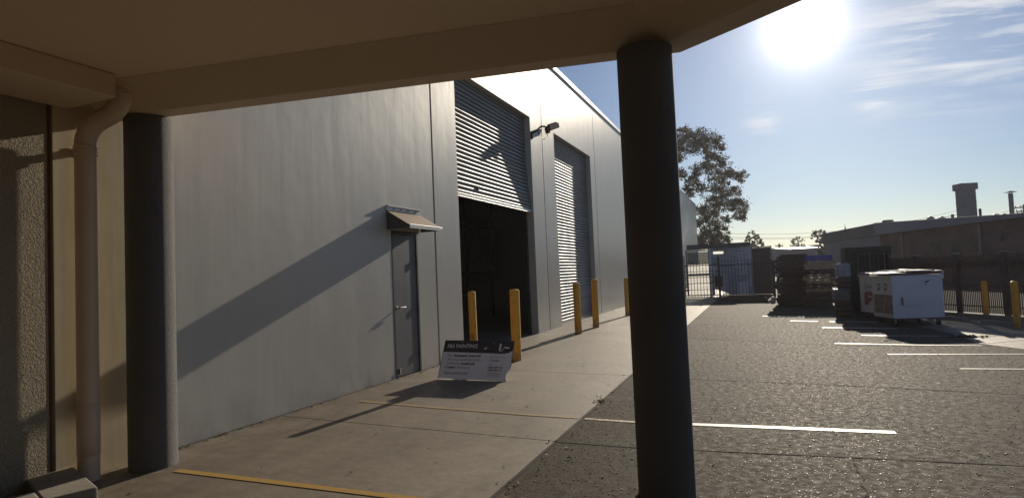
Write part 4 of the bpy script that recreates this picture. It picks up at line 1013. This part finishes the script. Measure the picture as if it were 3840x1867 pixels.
T3 = [[6.85,83.57,5.14,.26],[7.32,84.36,5.22,.26],[7.75,84.64,5.28,.23],[8.05,84.25,5.17,.17],[6.79,84.28,4.91,.19],[6.96,83.61,4.76,.15],[7.21,83.47,4.58,.19],[7.55,84.17,4.74,.23],[7.04,83.37,4.11,.22],[7.22,83.63,3.95,.17],[7.71,84.05,4.2,.22],[7.64,84.25,3.95,.23],[6.5,83.27,4.47,.08],[7.51,83.59,3.79,.15],[7.84,84.59,4.59,.23]]
for cl,base,fork,lab,n,ls in ((T1,(-.35,97.3,0),(-.3,97.3,3.6),'small round gum tree showing above the shed roof',150,.26),(T2,(6.95,121.6,0),(6.95,121.6,3.9),'sparse far tree beyond the grey shed',70,.28),(T3,(7.5,84,0),(7.5,84,3.4),'flat topped tree right beside the end of the factory parapet',130,.22)):
    t = thing('far_tree', lab, 'tree', (0,0,0), 0, 'small trees beyond the yard')
    b = MB(); leaf_cloud(b, cl, n if n < 60 else n*2, ls, 7, .42); b.build('crown', M['leaf_far'], t)
    b = MB(); limbs(b, base, fork, cl, .13); b.build('trunk', M['bark'], t)
BUSH = [[4.07,44.69,2.38,.1],[4.09,45.4,2.27,.12],[4.0,45.3,2.15,.13],[4.07,44.77,2.1,.13],[4.02,44.85,1.96,.16],[3.9,44.86,2.03,.12],[4.0,45,1.6,.3],[4.1,45,1.1,.35],[4.0,45,.6,.4]]
t = thing('bush', 'narrow olive bush at the left end of the annex wall', 'bush', (0,0,0))
b = MB(); leaf_cloud(b, BUSH, 55, .10, 7, .5); b.build('crown', M['leaf_bush'], t)
b = MB(); b.tube([(4.03,45,0),(4.0,45,1.0),(4.05,45,2.2)],[.05,.04,.015],6); b.build('trunk', M['bark'], t)

# ------------------------------------------------------------------ sky, sun, camera
SUN_AZ, SUN_EL = math.radians(4.8), math.radians(19.8)
S = V((math.sin(SUN_AZ)*math.cos(SUN_EL), math.cos(SUN_AZ)*math.cos(SUN_EL), math.sin(SUN_EL)))
w = bpy.data.worlds.new('World'); scene.world = w; w.use_nodes = True
nt = w.node_tree; bg = nt.nodes['Background']
sky = nt.nodes.new('ShaderNodeTexSky'); sky.sky_type = 'NISHITA'; sky.sun_disc = False
sky.sun_elevation = SUN_EL; sky.sun_rotation = SUN_AZ
sky.altitude = 20; sky.air_density = 1.0; sky.dust_density = .25; sky.ozone_density = 2.0
tc = nt.nodes.new('ShaderNodeTexCoord'); nv = nt.nodes.new('ShaderNodeVectorMath'); nv.operation = 'NORMALIZE'; nt.links.new(tc.outputs['Generated'], nv.inputs[0])
def math_(op, a, b_=None, clamp=False):
    n = nt.nodes.new('ShaderNodeMath'); n.operation = op; n.use_clamp = clamp
    for i,x in ((0,a),(1,b_)):
        if x is None: continue
        if isinstance(x,(int,float)): n.inputs[i].default_value = x
        else: nt.links.new(x, n.inputs[i])
    return n.outputs[0]
def dotp(v_):
    d = nt.nodes.new('ShaderNodeVectorMath'); d.operation = 'DOT_PRODUCT'; nt.links.new(nv.outputs[0], d.inputs[0]); d.inputs[1].default_value = v_
    return math_('MAXIMUM', d.outputs['Value'], 0.0)
sd = dotp(S)
halo = math_('ADD', math_('MULTIPLY', math_('POWER', sd, 900.0), GLOW_A := 22.0), math_('ADD', math_('MULTIPLY', math_('POWER', sd, 260.0), 6.0), math_('MULTIPLY', math_('POWER', sd, 22.0), 3.0)))
# thin high cloud, laid out over the dome
sep = nt.nodes.new('ShaderNodeSeparateXYZ'); nt.links.new(nv.outputs[0], sep.inputs[0])
zz = math_('MAXIMUM', math_('ADD', sep.outputs[2], .12), .03)
cu = math_('DIVIDE', sep.outputs[0], zz); cv = math_('DIVIDE', sep.outputs[1], zz)
cmb = nt.nodes.new('ShaderNodeCombineXYZ'); nt.links.new(cu, cmb.inputs[0]); nt.links.new(cv, cmb.inputs[1])
mp = nt.nodes.new('ShaderNodeMapping'); mp.inputs['Rotation'].default_value = (0,0,math.radians(-38)); mp.inputs['Scale'].default_value = (1.1,3.6,1); nt.links.new(cmb.outputs[0], mp.inputs['Vector'])
cn = noise(nt, mp.outputs['Vector'], 1.15, 9, .62, .55)
cm_ = ramp(nt, cn, [(.45,0),(.53,.45),(.64,1)])
def patch(v_, sharp): return math_('POWER', dotp(V(v_).normalized()), sharp)
msk = math_('ADD', math_('MULTIPLY', patch((.262,.922,.295),300.0),1.0), math_('MULTIPLY', patch((.168,.958,.229),2600.0),.7))
msk = math_('ADD', msk, math_('MULTIPLY', patch((.0201,.9748,.2222),3500.0),.55))
msk = math_('ADD', msk, math_('MULTIPLY', patch((.16,.95,.30),700.0),.35))
msk = math_('MINIMUM', msk, 1.0)
cl_amt = math_('MULTIPLY', cm_, msk, True)
cl_amt = math_('MULTIPLY', cl_amt, .85)
haze_col = nt.nodes.new('ShaderNodeVectorMath'); haze_col.operation = 'SCALE'; haze_col.inputs[0].default_value = (1.0,.94,.93)
nt.links.new(halo, haze_col.inputs['Scale'])
sk = mix(nt, 1.0, mix(nt, 1.0, sky.outputs['Color'], (.80,.97,1.20), 'MULTIPLY'), haze_col.outputs[0], 'ADD')
sk = mix(nt, cl_amt, sk, (21.,20.4,19.8))
nt.links.new(sk, bg.inputs['Color']); bg.inputs['Strength'].default_value = .05

sl = bpy.data.lights.new('sun','SUN'); sl.energy = 4.6; sl.angle = math.radians(.53); sl.color = (1.0,.88,.70)
so = bpy.data.objects.new('sun', sl); COL.objects.link(so); so.rotation_euler = S.to_track_quat('Z','Y').to_euler(); so.location = (5,20,20)

cam = bpy.data.cameras.new('camera'); cam.sensor_fit = 'HORIZONTAL'; cam.sensor_width = 36; cam.lens = 20.952; cam.clip_start = .05; cam.clip_end = 3000
co = bpy.data.objects.new('camera', cam); COL.objects.link(co)
R0 = V((.92387569,.38035568,-.04222864)); U0 = V((.05553403,-.02407043,.99816661)); B0 = V((.37864188,-.924527,-.04336077))
mm = Matrix((R0,U0,B0)).transposed().to_4x4(); mm.translation = V((0,0,1.45)); co.matrix_world = mm
scene.camera = co
vs_ = scene.view_settings; vs_.view_transform = 'Standard'; vs_.look = 'None'; vs_.exposure = 0; vs_.gamma = 1; vs_.use_curve_mapping = False
scene.render.engine = 'CYCLES'
scene.cycles.use_denoising = True; scene.cycles.max_bounces = 8; scene.cycles.sample_clamp_indirect = 8

b = MB(); b.box(-402,402,-62,702,-1.5,19.5)  # thin volume added to imitate veiling lens flare over far things
hz = b.build('flare_veil', M['asphalt']); hz['kind'] = 'stuff'
hm = bpy.data.materials.new('flare_veil_air'); hm.use_nodes = True; hn = hm.node_tree; hn.nodes.clear()
pv = hn.nodes.new('ShaderNodeVolumePrincipled'); ho = hn.nodes.new('ShaderNodeOutputMaterial'); hn.links.new(pv.outputs[0], ho.inputs['Volume'])
pv.inputs['Color'].default_value = (.92,.90,.92,1); pv.inputs['Density'].default_value = .00055; pv.inputs['Anisotropy'].default_value = .4
hz.data.materials.clear(); hz.data.materials.append(hm)
scene.cycles.volume_bounces = 0
